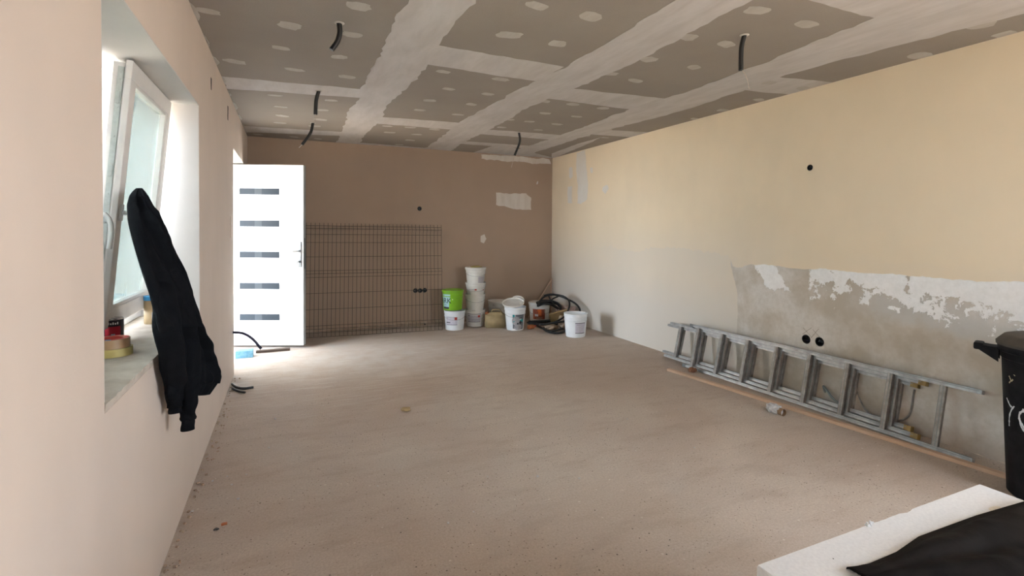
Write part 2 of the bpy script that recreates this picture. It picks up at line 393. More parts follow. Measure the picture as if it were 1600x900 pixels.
# long joints (traced), continued towards the camera side
L1l = [(.55, 2.7), (.555, 3.4), (.55, 4.3), (.60, 4.42), (.545, 5.0), (.575, 6.0), (.60, 6.85), (.58, YB)]
L1r = [(.88, YB), (.86, 6.4), (.90, 5.5), (.84, 4.8), (.88, 4.3), (.90, 3.55), (.87, 3.1), (.86, 2.5), (.85, 1), (.86, YF)]
L2l = [(1.78, 2.0), (1.80, 2.7), (1.785, 3.25), (1.745, 3.6), (1.71, 4.4), (1.69, 5.1), (1.72, 5.7), (1.76, 6.3), (1.78, YB)]
L2r = [(2.17, YB), (2.11, 6.3), (2.12, 5.7), (2.10, 4.9), (2.07, 4.3), (2.10, 3.9), (2.14, 3.5), (2.18, 2.8), (2.13, 2.0), (2.14, 1.), (2.1, YF)]
L3l = [(2.90, 1.8), (2.99, 2.5), (3.02, 3.2), (2.97, 4.0), (3.0, 4.7), (3.03, 5.4), (3.0, 6.2), (3.0, YB)]
L3r = [(3.35, YB), (3.33, 6.2), (3.32, 5.1), (3.42, 4.2), (3.46, 3.66), (3.40, 3.0), (3.36, 2.7), (3.38, 2.3), (3.55, 1.35), (3.5, .6), (3.4, YF)]
for l, r_, xx in ((L1l, L1r, .55), (L2l, L2r, 1.78), (L3l, L3r, 2.85)):
    pts = [(xx, YF), (xx-.02, 0), (xx+.02, 1.2)] + l + r_
    patch('joint_filler', [Vector((x, y, H)) for x, y in pts], 2, -1, .0014, mt_filler, ceiling, rag=.016, step=.05)
# cross joints
for (x0, x1, ya, yb, yc, yd) in ((XL, .62, 4.42, 4.31, 4.60, 4.78), (XL, .62, 6.42, 6.30, 6.56, 6.80), (.80, 1.78, 3.10, 3.13, 3.52, 3.48),
                                 (.80, 1.74, 5.30, 5.20, 5.60, 5.64), (2.05, 3.0, 3.58, 3.50, 3.95, 3.92), (2.05, 3.05, 5.42, 5.34, 5.66, 5.72),
                                 (2.05, 3.05, 6.25, 6.20, 6.42, 6.46), (3.35, XR, 2.66, 2.58, 2.96, 3.03), (3.30, XR, 4.85, 4.76, 5.1, 5.15), (.80, 1.78, 6.96, 7.0, YB, YB),
                                 (.80, 1.80, 1.0, 1.0, 1.36, 1.36), (2.1, 2.95, 1.4, 1.4, 1.72, 1.72), (XL, .6, 2.2, 2.2, 2.5, 2.5), (3.4, XR, .5, .5, .8, .8)):
    patch('joint_filler', [Vector(p) for p in ((x0, ya, H), (x1, yb, H), (x1, yc, H), (x0, yd, H))], 2, -1, .0009, mt_filler, ceiling, rag=.01, step=.05)
# along the far wall and the corner
patch('joint_filler', cpx([(690, 243), (735, 240), (775, 226), (800, 230), (862, 246), (862, 240), (905, 224), (940, 214), (925, 222), (866, 247), (760, 242)]), 2, -1, .0006, mt_filler, ceiling, rag=.006, step=.05)
spots = [(692,112),(782,124),(701,139),(762,147),(671,157),(737,163),(656,172),(715,179),(605,197),(641,199),(678,202),(609,207),(651,210),(641,219),(624,226),
 (839,9,1.5),(923,26,1.3),(796,55,1.3),(871,68,1.2),(1075,58,1.2),(1014,93,1.2),(1084,105,1.1),(952,115,1.5),(992,126,1.1),(1184,16,1.6),(1259,38,1.6),(1135,69,1.3),
 (850,158),(895,163),(942,169),(852,177),(901,182),(796,187),(827,190),(870,194),(784,199),(841,203),(1202,129),(1255,138),(1122,146),(1186,156),(1077,164),(1129,172),(1022,179),(1086,186),
 (1375,69,2),(1487,27,2),(1531,37,2),(1437,87,1.4),(1572,54,1.5),(948,202),(914,212),(945,215),(997,207),
 (560,10,1.5),(453,40,1.4),(550,54,1.3),(439,75,1),(530,89,1.1),(367,96,1.1),(460,109,1.1),(542,120),(324,17,1.2),(430,149,.9),(517,157),(439,167,.9),(503,172),(441,181),(501,187),(438,192),(492,197),(403,210,.9),(460,214,.9),(497,217,.9)]
for sp in spots:
    k = sp[2] if len(sp) > 2 else 1.05
    c = on(sp[0], sp[1], 2, H); L = .058*k**.55*random.uniform(.85, 1.15); Wd = .030*k**.6*random.uniform(.8, 1.2); a0 = random.uniform(-.35, .35)
    q = []
    for i in range(14):
        a = 2*math.pi*i/14; rr = 1+random.uniform(-.13, .13)
        x = L*rr*math.copysign(abs(math.cos(a))**.7, math.cos(a)); y = Wd*1.25*rr*math.copysign(abs(math.sin(a))**.8, math.sin(a))
        q.append(Vector((c.x+x*math.cos(a0)-y*math.sin(a0), c.y+x*math.sin(a0)+y*math.cos(a0), H)))
    patch('screw_filler', q, 2, -1, .0011, mt_filler_spot, ceiling, rag=.002, step=.03)

def apply_cut(o, cyls, ax):
    mb = MB()
    for (c, r_, d) in cyls:
        rot = Matrix.Rotation(math.pi/2, 4, 'Y') if ax == 0 else Matrix.Rotation(-math.pi/2, 4, 'X')
        mb.lathe([(r_, -.03), (r_, d)], 24, cap=True, mat=Matrix.Translation(c) @ rot)
    cut = mb.build('cutter', mt_hole)
    md = o.modifiers.new('b', 'BOOLEAN'); md.operation = 'DIFFERENCE'; md.object = cut; md.solver = 'EXACT'
    dg = bpy.context.evaluated_depsgraph_get(); me = bpy.data.meshes.new_from_object(o.evaluated_get(dg))
    o.modifiers.clear(); o.data = me; bpy.data.objects.remove(cut)
# right wall
wall_right = struct(MB().box((XR, P2Y1, 0), (XR+.3, YB+.3, H)).build('wall_right', mt_wall_right))
rh = [(on(1266, 262, 0, XR), .022), (on(1260, 530, 0, XR), .034), (on(1281, 534, 0, XR), .034)]
wall_back = struct(MB().box((XL-WT, YB, 0), (XR, YB+.3, H)).build('wall_back', mt_wall_back_shaded))
bh = [(on(655.5, 326, 1, YB), .028), (on(649, 454, 1, YB), .030), (on(656.3, 454, 1, YB), .030), (on(663.5, 453.5, 1, YB), .030)]
patch_holes = []
apply_cut(wall_right, [(c, r_, .06) for c, r_ in rh], 0)
apply_cut(wall_back, [(c, r_, .06) for c, r_ in bh], 1)
bm = bmesh.new(); bm.from_mesh(wall_right.data)     # the rest of the right wall, around the added opening
for (p, q) in (((XR, YF-.3, 0), (XR+.3, P2Y0, H)), ((XR, P2Y0, P2Z1), (XR+.3, P2Y1, H))):
    g = bmesh.ops.create_cube(bm, size=1)
    for v in g['verts']: v.co = Vector([(p[i]+q[i])/2+v.co[i]*(q[i]-p[i]) for i in range(3)])
bm.to_mesh(wall_right.data); bm.free()
def socket_box(c, r_, ax, parent, wires=2, ring=None):
    rot = Matrix.Rotation(math.pi/2, 4, 'Y') if ax == 0 else Matrix.Rotation(-math.pi/2, 4, 'X')
    T = Matrix.Translation(c) @ rot
    o = MB().lathe([(r_+.003, -.0035), (r_-.0015, -.0035), (r_-.0015, .055), (.001, .055)], 24, mat=T).build('socket_box', mt_conduit, parent, smooth=40)
    for i in range(wires):
        a = random.uniform(0, 6.28); p0 = Vector((.3*r_*math.cos(a), .3*r_*math.sin(a), .05)); p1 = Vector((.5*r_*math.cos(a+2), .5*r_*math.sin(a+2), .012)); p2 = Vector((.2*r_*math.cos(a+3), .2*r_*math.sin(a+3), -.004))
        MB().tube([T @ p for p in smooth_path([p0, p1, p2], 5)], .0022, 6).build('wire', random.choice([mt_cable_blue, mt_conduit, mt_gasket_gap_shade]), o, smooth=True)
for c, r_ in rh: socket_box(c, r_, 0, wall_right, 3)
for c, r_ in bh: socket_box(c, r_, 1, wall_back, 2)

def mkwall(name, ax_outer, openings, a0, a1, mat, axis='x'):
    """wall of boxes around openings [(a0,a1,z0,z1)], running along y (axis x) or x (axis y)"""
    mb = MB(); lo, hi = ax_outer; cur = a0
    def bx(p, q, z0, z1):
        if q-p < 1e-5 or z1-z0 < 1e-5: return
        if axis == 'x': mb.box((lo, p, z0), (hi, q, z1))
        else: mb.box((p, lo, z0), (q, hi, z1))
    for (p, q, z0, z1) in openings:
        bx(cur, p, 0, H); bx(p, q, 0, z0); bx(p, q, z1, H); cur = q
    bx(cur, a1, 0, H)
    return struct(mb.build(name, mat, fixn=False))
wall_left = mkwall('wall_left', (XL-WT, XL), [(W1Y0, W1Y1, W1Z0-.03, W1Z1), (D1Y0, D1Y1, 0, D1Z1)], YF-.3, YB, mt_wall)
wall_front = mkwall('wall_front', (YF-.3, YF), [(P3X0, P3X1, P3Z0, P3Z1)], XL, XR, mt_wall, 'y')

struct(MB().box((XL-WT-3.6, 4.5, 2.34), (XL-WT, YB+.6, 2.52)).box((XL-WT-3.2, YB+.4, -.14), (XL-WT, YB+.55, 2.34)).build('added_porch', mt_outwall))   # unseen porch roof and side wall, added to dim the door light

# reveals and sill of the window and door openings
def lining(name, a, b, mat, parent=wall_left, bev=0): return MB().box(a, b, bev=bev).build(name, mat, parent)
e = .006
lining('reveal_plaster', (XL-WT, W1Y1-e, W1Z0), (XL-.001, W1Y1, W1Z1), mt_reveal)
lining('reveal_plaster', (XL-WT, W1Y0, W1Z0), (XL-.001, W1Y0+e, W1Z1), mt_reveal)
lining('reveal_plaster', (XL-WT, W1Y0+e, W1Z1-e), (XL-.001, W1Y1-e, W1Z1), mt_reveal)
lining('reveal_plaster', (XL-WT, D1Y0, 0), (XL-.001, D1Y0+e, D1Z1), mt_reveal)
lining('reveal_plaster', (XL-WT, D1Y1-e, 0), (XL-.001, D1Y1, D1Z1), mt_reveal)
lining('reveal_plaster', (XL-WT, D1Y0+e, D1Z1-e), (XL-.001, D1Y1-e, D1Z1), mt_reveal)
# rough sill with a chipped front edge
N = 60; vs = []; fs = []
for i in range(N+1):
    y = W1Y0+e+(W1Y1-W1Y0-2*e)*i/N
    for j in range(9):
        x = XL-WT+(WT+.002)*j/8
        z = W1Z0 + mnoise.noise(Vector((x*12, y*12, 0)))*.002
        if j == 8: x += mnoise.noise(Vector((0, y*30, 3)))*.004; z -= .004+abs(mnoise.noise(Vector((0, y*22, 9))))*.008
        vs.append((x, y, z))
    vs.append((XL-.001+mnoise.noise(Vector((0, y*26, 5)))*.002, y, W1Z0-.03))
for i in range(N):
    for j in range(9): k = i*10+j; fs.append((k, k+1, k+11, k+10))
sill = MB().add(vs, fs).build('window_sill', mt_sill, wall_left, smooth=60)
for i in range(9):                                  # flakes of plaster along the chipped edge
    y = 1.85+i*.09+random.uniform(-.03, .03)
    patch('plaster_chip', [Vector((XL, y, W1Z0-.008)), Vector((XL, y+random.uniform(.03, .07), W1Z0-.006)), Vector((XL, y+.03, W1Z0-.013-random.uniform(0, .005)))], 0, 1, .0012, mt_wall_filler, wall_left, rag=.002, step=.012)

# marks on the left wall: two narrow slots, ochre streak on the door corner
for (x, ya, yb, wd) in ((330, 122, 141, .022), (356, 166, 188, .030)):
    a = on(x, ya, 0, XL); b = on(x, yb, 0, XL)
    patch('chased_slot', [a+Vector((0, -wd, 0)), a+Vector((0, wd, 0)), b+Vector((0, wd*.6, 0)), b+Vector((0, -wd*.9, 0))], 0, 1, .0008, mt_hole, wall_left, rag=.005, step=.012)
a = on(360.5, 338, 0, XL); b = on(360.5, 372, 0, XL)
patch('ochre_streak', [a+Vector((0, -.012, 0)), a+Vector((0, .012, 0)), b+Vector((0, .012, 0)), b+Vector((0, -.014, 0))], 0, 1, .0007, mt_ochre, wall_left, rag=.004, step=.03)
# caulk line between left wall and ceiling
pts = []
y = 1.0
while y < YB-.05:
    y2 = y+random.uniform(.10, .35)
    wdt = random.uniform(.012, .03)
    patch('edge_filler', [Vector((XL+.001, y, H)), Vector((XL+.001, y2, H)), Vector((XL+wdt, (y2*2+y)/3, H)), Vector((XL+wdt*.6, y+.03, H))], 2, -1, .003, mt_filler_spot, ceiling, rag=.006, step=.03)
    y = y2+random.uniform(.02, .3)

# filler patches on the back and right walls
def bpx(L): return [on(x, y, 1, YB) for x, y in L]
def rpx(L): return [on(x, y, 0, XR) for x, y in L]
patch('filler_patch', bpx([(775, 301), (800, 303), (822, 302), (830, 309), (830, 328), (805, 327), (790, 323), (775, 320)]), 1, -1, .0012, mt_wall_filler, wall_back, rag=.01)
patch('filler_patch', bpx([(752, 241), (790, 243), (858, 249), (861, 256), (835, 256), (808, 253), (790, 252), (752, 248)]), 1, -1, .0012, mt_wall_filler, wall_back, rag=.01)
patch('filler_patch', bpx([(751, 369), (757, 366), (760, 373), (756, 380), (751, 378)]), 1, -1, .0012, mt_wall_filler, wall_back, rag=.006)
patch('filler_patch', bpx([(839, 284), (841, 283), (840, 288), (838, 288)]), 1, -1, .001, mt_filler, wall_back, rag=.002, step=.01)
patch('filler_patch', rpx([(901, 238), (914, 234), (916, 262), (919, 290), (917, 312), (908, 319), (902, 318), (903, 290), (900, 268)]), 0, -1, .0012, mt_wall_filler2, wall_right, rag=.012)
patch('filler_patch', rpx([(889, 262), (894, 261), (895, 276), (891, 280), (889, 275)]), 0, -1, .0012, mt_wall_filler2, wall_right, rag=.006)
patch('filler_patch', rpx([(887, 292), (894, 291), (894, 318), (887, 317)]), 0, -1, .0012, mt_wall_filler2, wall_right, rag=.01)
patch('filler_patch', rpx([(922, 262), (926, 262), (926, 270), (923, 270)]), 0, -1, .001, mt_wall_filler2, wall_right, rag=.003, step=.02)
patch('filler_patch', rpx([(942, 292), (949, 289), (951, 295), (946, 303), (941, 298)]), 0, -1, .0012, mt_wall_filler2, wall_right, rag=.005)
# bare mortar area: the wall paint stops at its edge
edge = rpx([(1151, 548), (1152, 500), (1153, 460), (1149, 440), (1142, 415), (1142, 407), (1145, 416), (1158, 418), (1172, 413), (1205, 414), (1240, 419), (1290, 419), (1345, 426), (1400, 430), (1470, 434), (1540, 440), (1600, 441)])
edge += [Vector((XR, 1.0, 1.06)), Vector((XR, 0, 1.06)), Vector((XR, 0, .001))]
edge[0].z = .001
mortar = patch('bare_mortar', edge, 0, -1, .0015, mt_mortar, wall_right, rag=.007, step=.02)
apply_cut(mortar, [(c, r_, .06) for c, r_ in rh[1:]], 0)
def pencil(x0, y0, x1, y1):
    a, b = on(x0, y0, 0, XR-.0018), on(x1, y1, 0, XR-.0018)
    MB().tube([a, b], .0011, 4).build('pencil_line', mt_pencil, wall_right)
pencil(1255, 512, 1267, 526); pencil(1268, 512, 1254, 522); pencil(1270, 515, 1281, 527); pencil(1279, 514, 1267, 528)

# skirting crumbs of mortar along the foot of the back wall
vs = MB()
for i in range(230):
    if random.random() < .7: x = random.uniform(.2, 2.2); y = YB-abs(random.gauss(0, .02))-.01; z = random.uniform(0, .05) if random.random() < .6 else .0
    else: x = XL+abs(random.gauss(0, .03))+.01; y = random.uniform(1.8, 5.2); z = 0
    s_ = random.uniform(.003, .008)
    R_ = Matrix.Rotation(random.uniform(0, 3), 4, 'Z') @ Matrix.Rotation(random.uniform(0, 3), 4, 'X')
    vs.box((-s_, -s_*.7, -s_*.5), (s_, s_*.7, s_*.5), mat=Matrix.Translation((x, y, s_*.6 + (0 if y < YB-.04 else z*.3))) @ R_)
stuff(vs.build('mortar_crumbs', mt_rubble, floor))

# ---------------------------------------------------------------- window_1 with tilted sash
window_1 = struct(empty('window_1', (0, 0, 0)))
fx0, fx1 = XL-WT+.015, XL-WT+.085         # frame sits at the outside
fy0, fy1, fz0, fz1 = W1Y0+e, W1Y1-e, W1Z0+.002, W1Z1-e
ym = (fy0+fy1)/2
def frame4(parent, name, x0, x1, y0, y1, z0, z1, wd, mat, bev=.004):
    mb = MB()
    mb.box((x0, y0, z0), (x1, y1, z0+wd), bev=bev); mb.box((x0, y0, z1-wd), (x1, y1, z1), bev=bev)
    mb.box((x0, y0, z0+wd-.003), (x1, y0+wd, z1-wd+.003), bev=bev); mb.box((x0, y1-wd, z0+wd-.003), (x1, y1, z1-wd+.003), bev=bev)
    return mb.build(name, mat, parent)
frame4(window_1, 'window_frame', fx0, fx1, fy0, fy1, fz0, fz1, .055, mt_pvc)
MB().box((fx0+.01, fy0+.05, fz1-.075), (fx1-.03, fy1-.05, fz1-.052), bev=.002).build('gasket', mt_gasket_gap_shade, window_1)
MB().box((fx0, ym-.025, fz0+.05), (fx1, ym+.02, fz1-.05), bev=.003).build('mullion', mt_pvc, window_1)
def sash(y0, y1, pivot_x, tilt, z0, z1, handle_y, hz, mat, curved=False, hand=1):
    s_ = empty('sash_pivot'); bpy.data.objects.remove(s_)
    T = Matrix.Translation((pivot_x, 0, z0)) @ Matrix.Rotation(tilt, 4, 'Y')
    hh = z1-z0
    mb = MB(); wd = .075; th = .068
    def b4(x0, x1, ya, yb, za, zb, wd_, bev):
        mb.box((x0, ya, za), (x1, yb, za+wd_), mat=T, bev=bev); mb.box((x0, ya, zb-wd_), (x1, yb, zb), mat=T, bev=bev)
        mb.box((x0, ya, za+wd_-.002), (x1, ya+wd_, zb-wd_+.002), mat=T, bev=bev); mb.box((x0, yb-wd_, za+wd_-.002), (x1, yb, zb-wd_+.002), mat=T, bev=bev)
    b4(-.024, 0, y0, y1, 0, hh, wd, .004)                        # inner lip
    b4(-th, -.022, y0+.012, y1-.012, .012, hh-.012, wd-.012, .003)   # outer body
    sm = mb.build('window_sash', mat, window_1)
    # glazing bead
    mb = MB()
    mb2 = MB(); za, zb, ya, yb = wd, hh-wd, y0+wd, y1-wd
    for (p, q) in (((-.030, ya, za), (-.004, yb, za+.014)), ((-.030, ya, zb-.014), (-.004, yb, zb)), ((-.030, ya, za+.014), (-.004, ya+.014, zb-.014)), ((-.030, yb-.014, za+.014), (-.004, yb, zb-.014))):
        mb2.box(p, q, mat=T, bev=.003)
    mb2.build('glazing_bead', mat, sm)
    for (xg, w_) in ((-.026, .004), (-.052, .004)):
        MB().box((xg-w_, ya-.003, za-.003), (xg, yb+.003, zb+.003), mat=T).build('glass_pane', mt_glass, sm)
    mb3 = MB()
    for (p, q) in (((-.047, ya, za), (-.033, yb, za+.008)), ((-.047, ya, zb-.008), (-.033, yb, zb)), ((-.047, ya, za+.008), (-.033, ya+.008, zb-.008)), ((-.047, yb-.008, za+.008), (-.033, yb, zb-.008))):
        mb3.box(p, q, mat=T)
    mb3.build('spacer_bar', mt_hardware, sm)
    # locking hardware strip in the near edge groove
    mb4 = MB().box((-.050, y0+.0085, .03), (-.030, y0+.013, hh-.03), mat=T)
    for k in range(9):
        zz = .08+k*(hh-.16)/8
        mb4.lathe([(.004, 0), (.004, .004)], 10, cap=True, mat=T @ Matrix.Translation((-.040, y0+.0090, zz)) @ Matrix.Rotation(math.pi/2, 4, 'X'))
    for zz in (.30, .62, .92): mb4.box((-.047, y0+.003, zz), (-.034, y0+.010, zz+.05), mat=T, bev=.002)
    mb4.build('lock_strip', mt_hardware, sm)
    # handle: rosette, neck, lever
    hb = MB(); hz_ = hz-z0
    hb.box((-.001, handle_y-.015, hz_-.035), (.010, handle_y+.015, hz_+.035), mat=T, bev=.004)
    hb.lathe([(.009, 0), (.009, .030)], 14, cap=True, mat=T @ Matrix.Translation((.009, handle_y, hz_)) @ Matrix.Rotation(math.pi/2, 4, 'Y'))
    if curved: path = [(.036, handle_y, hz_+.006), (.052, handle_y+.006, hz_-.02), (.058, handle_y+.008, hz_-.07), (.050, handle_y+.006, hz_-.135)]
    else: path = [(.036, handle_y, hz_), (.046, handle_y+.03*hand, hz_+.006), (.046, handle_y+.08*hand, hz_+.008), (.042, handle_y+.13*hand, hz_+.006)]
    hb.tube([T @ Vector(p) for p in smooth_path(path, 6)], .009, 10)
    hb.build('handle', mt_pvc, sm, smooth=45)
    return sm
sash(2.524, 3.27, -.678, .092, .935, 2.05-.012, 2.524+.037, 1.415, mt_pvc_old)
sash(fy0+.03, 2.505, fx1+.035, 0, .90, 2.015, 2.505-.037, 1.40, mt_pvc, curved=True)
# frames of the unseen openings added beside and behind the camera
mb = MB(); xa, xb = XR+.15, XR+.22
for (p, q) in (((xa, P2Y0, 0), (xb, P2Y0+.07, P2Z1)), ((xa, P2Y1-.07, 0), (xb, P2Y1, P2Z1)), ((xa, P2Y0+.07, P2Z1-.07), (xb, P2Y1-.07, P2Z1)), ((xa, P2Y0+.07, 0), (xb, P2Y1-.07, .07))): mb.box(p, q, bev=.004)
struct(mb.build('added_side_opening', mt_pvc))
mb = MB(); ya, yb = YF-.2, YF-.13
for (p, q) in (((P3X0, ya, P3Z0), (P3X0+.06, yb, P3Z1)), ((P3X1-.06, ya, P3Z0), (P3X1, yb, P3Z1)), ((P3X0+.06, ya, P3Z1-.06), (P3X1-.06, yb, P3Z1)), ((P3X0+.06, ya, P3Z0), (P3X1-.06, yb, P3Z0+.06))): mb.box(p, q, bev=.004)
struct(mb.build('added_rear_window', mt_pvc))

# ---------------------------------------------------------------- door_1: frame in the opening, leaf swung in
door_1 = struct(MB().box((-.80, D1Y0+e, 0), (-.73, 5.53, D1Z1-e), bev=.004).box((-.80, D1Y1-e-.05, 0), (-.73, D1Y1-e, D1Z1-e), bev=.004).box((-.80, 5.52, D1Z1-e-.025), (-.73, D1Y1-e-.04, D1Z1-e), bev=.004).build('door_1', mt_pvc))
FE = Vector((.161, 6.165, 0)); HG = Vector((-.762, 6.545, 0)); LW = (FE-HG).length; ang = math.atan2(FE.y-HG.y, FE.x-HG.x)
LT = Matrix.Translation((HG.x, HG.y, 0)) @ Matrix.Rotation(ang, 4, 'Z')     # local x along leaf, -y faces the camera
Z0, Z1 = .035, 2.075; th = .066
mb = MB()
st = .125
mb.box((0, 0, Z0), (st, th, Z1), mat=LT, bev=.003); mb.box((LW-st, 0, Z0), (LW, th, Z1), mat=LT, bev=.003)
mb.box((st-.001, 0, Z0), (LW-st+.001, th, Z0+st), mat=LT, bev=.003); mb.box((st-.001, 0, Z1-st), (LW-st+.001, th, Z1), mat=LT, bev=.003)
leaf = mb.build('door_leaf', mt_pvc, door_1)
MB().box((st-.002, .010, Z0+st-.002), (LW-st+.002, th-.010, Z1-st+.002), mat=LT).build('door_panel', mt_pvc, leaf)
mb = MB()
for (p, q) in (((st, .004, Z0+st), (st+.008, .012, Z1-st)), ((LW-st-.008, .004, Z0+st), (LW-st, .012, Z1-st)), ((st, .004, Z0+st), (LW-st, .012, Z0+st+.008)), ((st, .004, Z1-st-.008), (LW-st, .012, Z1-st))): mb.box(p, q, mat=LT, bev=.002)
mb.build('panel_bead', mt_pvc, leaf)
sx1 = LW-.272; sx0 = sx1-.445
for yy in (300.5, 350.5, 399.3, 448.3, 497.3):
    zc = Z0 + (541-yy)/282*(Z1-Z0)
    g = MB(); g.box((sx0, .0065, zc-.036), (sx1, .0095, zc+.036), mat=LT); g.box((sx0+.17, .0055, zc-.0355), (sx0+.25, .0066, zc+.0355), 1, mat=LT)
    g.build('glass_strip', [mt_doorglass, mt_doorglass2], leaf)
# lock side edge and gasket, plate, lever, cylinder, key
MB().box((LW-.001, .012, Z0), (LW+.004, .022, Z1), mat=LT).box((LW-.001, .046, Z0), (LW+.006, .054, Z1), mat=LT).box((LW, .024, .9), (LW+.003, .044, 1.25), mat=LT).build('edge_gasket', mt_gasket_gap_shade, leaf)
hp = MB().box((LW-.050, -.012, .92), (LW-.022, 0, 1.21), mat=LT, bev=.003).build('handle_plate', mt_steel, leaf)
MB().tube([LT @ Vector(p) for p in smooth_path([(LW-.036, -.01, 1.105), (LW-.036, -.045, 1.105), (LW-.055, -.055, 1.104), (LW-.11, -.056, 1.10), (LW-.165, -.052, 1.092)], 6)], .009, 10).build('door_lever', mt_steel, leaf, smooth=True)
MB().lathe([(.010, 0), (.010, .016)], 14, cap=True, mat=LT @ Matrix.Translation((LW-.036, -.011, .985)) @ Matrix.Rotation(math.pi/2, 4, 'X')).box((LW-.060, -.040, .975), (LW-.036, -.025, .995), mat=LT, bev=.003).tube([LT @ Vector((LW-.058, -.03, .98)), LT @ Vector((LW-.062, -.03, .90))], .004, 6).build('key', mt_gasket_gap_shade, leaf)
for zz in (.25, 1.05, 1.85): MB().lathe([(.010, 0), (.010, .09)], 12, cap=True, mat=LT @ Matrix.Translation((-.004, th-.0, zz))).build('hinge', mt_pvc, leaf, smooth=40)

# ---------------------------------------------------------------- welded fence panel leaning on the back wall
fence = tag(empty('fence_panel'), 'dark green-brown welded wire fence panel leaning against back wall beside the open door', 'fence panel')
bx0, bx1 = -.36, 1.90
A = Vector((bx0, 6.74, .012)); Bv = Vector((bx1, 6.555, .012)); TA = Vector((bx0, YB-.018, 1.425)); TB = Vector((bx1+.125, YB-.018, 1.41))
def fp(u_, v_, off=0):
    a = A.lerp(Bv, u_); b = TA.lerp(TB, u_); p = a.lerp(b, v_)
    return p + Vector((0, -1, .25))*off
hz_rows = [(.0, 0), (.035, 0), (.065, .022), (.095, 0), (.235, 0), (.375, 0), (.515, 0), (.545, .022), (.575, 0), (.70, 0), (.83, 0), (.905, 0), (.955, .022), (.985, 0)]
prof = [(-.0, 0), (.035, 0), (.065, .022), (.095, 0), (.515, 0), (.545, .022), (.575, 0), (.915, 0), (.955, .022), (.985, 0), (1.012, 0)]
NV = 46
for i in range(NV):
    u_ = i/(NV-1)
    MB().tube([fp(u_, v_, o_*1.0) for v_, o_ in prof], .0028, 5).build('vertical_wire', mt_wire, fence)
for v_, o_ in hz_rows:
    MB().tube([fp(0, v_, o_)+Vector((0, -.004, 0)), fp(1, v_, o_)+Vector((0, -.004, 0))], .0027, 5).build('horizontal_wire', mt_wire, fence)

# ---------------------------------------------------------------- buckets
def cyl_patch(mb, T, rf, a0, a1, z0, z1, mi, n=8, dr=.0008):
    vs = []; fs = []
    for i in range(n+1):
        a = a0+(a1-a0)*i/n
        for z in (z0, z1): r_ = rf(z)+dr; vs.append(T @ Vector((r_*math.sin(a), -r_*math.cos(a), z)))
    for i in range(n): fs.append((2*i, 2*i+2, 2*i+3, 2*i+1))
    mb.add(vs, fs, mi)
def cyl_text(mb, T, rf, s_, size, a, z, mi, sx=1, dr=.0016):
    vs, fs = text_verts(s_, size)
    out = []
    for v in vs:
        r_ = rf(z)+dr+v.z; an = a+v.x*sx/r_; out.append(T @ Vector((r_*math.sin(an), -r_*math.cos(an), z+v.y)))
    mb.add(out, fs, mi)
def bucket(name, label, x, y, z, rt, rb, h, mat, lid=False, prints=(), texts=(), mats=None, handle='down', turn=0, inside=None, group=None, part='label', tilt=None):
    """prints in local frame: angle 0 faces the camera, + is to the right"""
    face = math.atan2(CAM.x-x, -(CAM.y-y))     # turn local -y towards the camera
    o = empty(name, (x, y, z), face+turn)
    if tilt: o.rotation_euler = (tilt[0], tilt[1], face+turn)
    tag(o, label, 'bucket', group)
    rf = lambda q: rb+(rt-rb)*max(0, min(1, q/h))
    w_ = .0025
    prof = [(.001, 0), (rb-.006, 0), (rb, .006), (rf(h*.70), h*.70), (rf(h*.70)+.004, h*.71), (rf(h*.74)+.004, h*.735), (rf(h*.75)+.0005, h*.745), (rf(h*.86), h*.86), (rf(h*.87)+.005, h*.865), (rf(h*.9)+.005, h*.89), (rf(h*.9)+.001, h*.9), (rt, h*.97), (rt+.004, h*.975), (rt+.004, h), (rt-w_, h), (rb-w_, .006), (.001, .006)]
    MB().lathe(prof, 40).build('body', [mat], o, smooth=35)
    if inside: MB().lathe([(rf(h*inside)-w_*2, h*inside+.002), (rf(h*inside)*.5, h*inside-.004), (.001, h*inside-.006)], 24).build('contents', mt_white_in, o, smooth=True)
    if lid: MB().lathe([(.001, h+.004), (rt*.86, h+.004), (rt*.9, h+.010), (rt+.003, h+.010), (rt+.007, h+.006), (rt+.007, h-.016), (rt+.0045, h-.016), (rt+.0045, h+.001), (.001, h+.001)], 40).build('lid', mat, o, smooth=35)
    if prints or texts:
        mb = MB()
        for (a0, a1, z0, z1, mi) in prints: cyl_patch(mb, Matrix(), rf, a0, a1, z0*h, z1*h, mi, dr=.0008+.0004*mi)
        for (s_, size, a, zz, mi) in texts: cyl_text(mb, Matrix(), rf, s_, size, a, zz*h, mi, dr=.0034)
        mb.build(part, mats, o, fixn=False)
    if handle:
        pts = []
        ph = {'down': -1.05, 'low': -1.3, 'left': -.75}[handle] if isinstance(handle, str) else handle
        zz = h*.80
        for i in range(17):
            t = math.pi*i/16; R0 = rt+.010
            pts.append((R0*math.cos(t), -R0*math.sin(t)*math.cos(ph) if True else 0, zz+R0*math.sin(t)*math.sin(ph)*.62))
        # keep the wire outside the wall
        q = []
        for (px_, py_, pz_) in pts:
            rr = math.hypot(px_, py_); need = rf(pz_)+.006
            k = max(1, need/rr) if rr > 1e-4 else 1
            q.append((px_*k, py_*k, pz_))
        MB().tube(q, .0018, 6).build('wire_handle', mt_steel, o, smooth=True)
    return o, rf
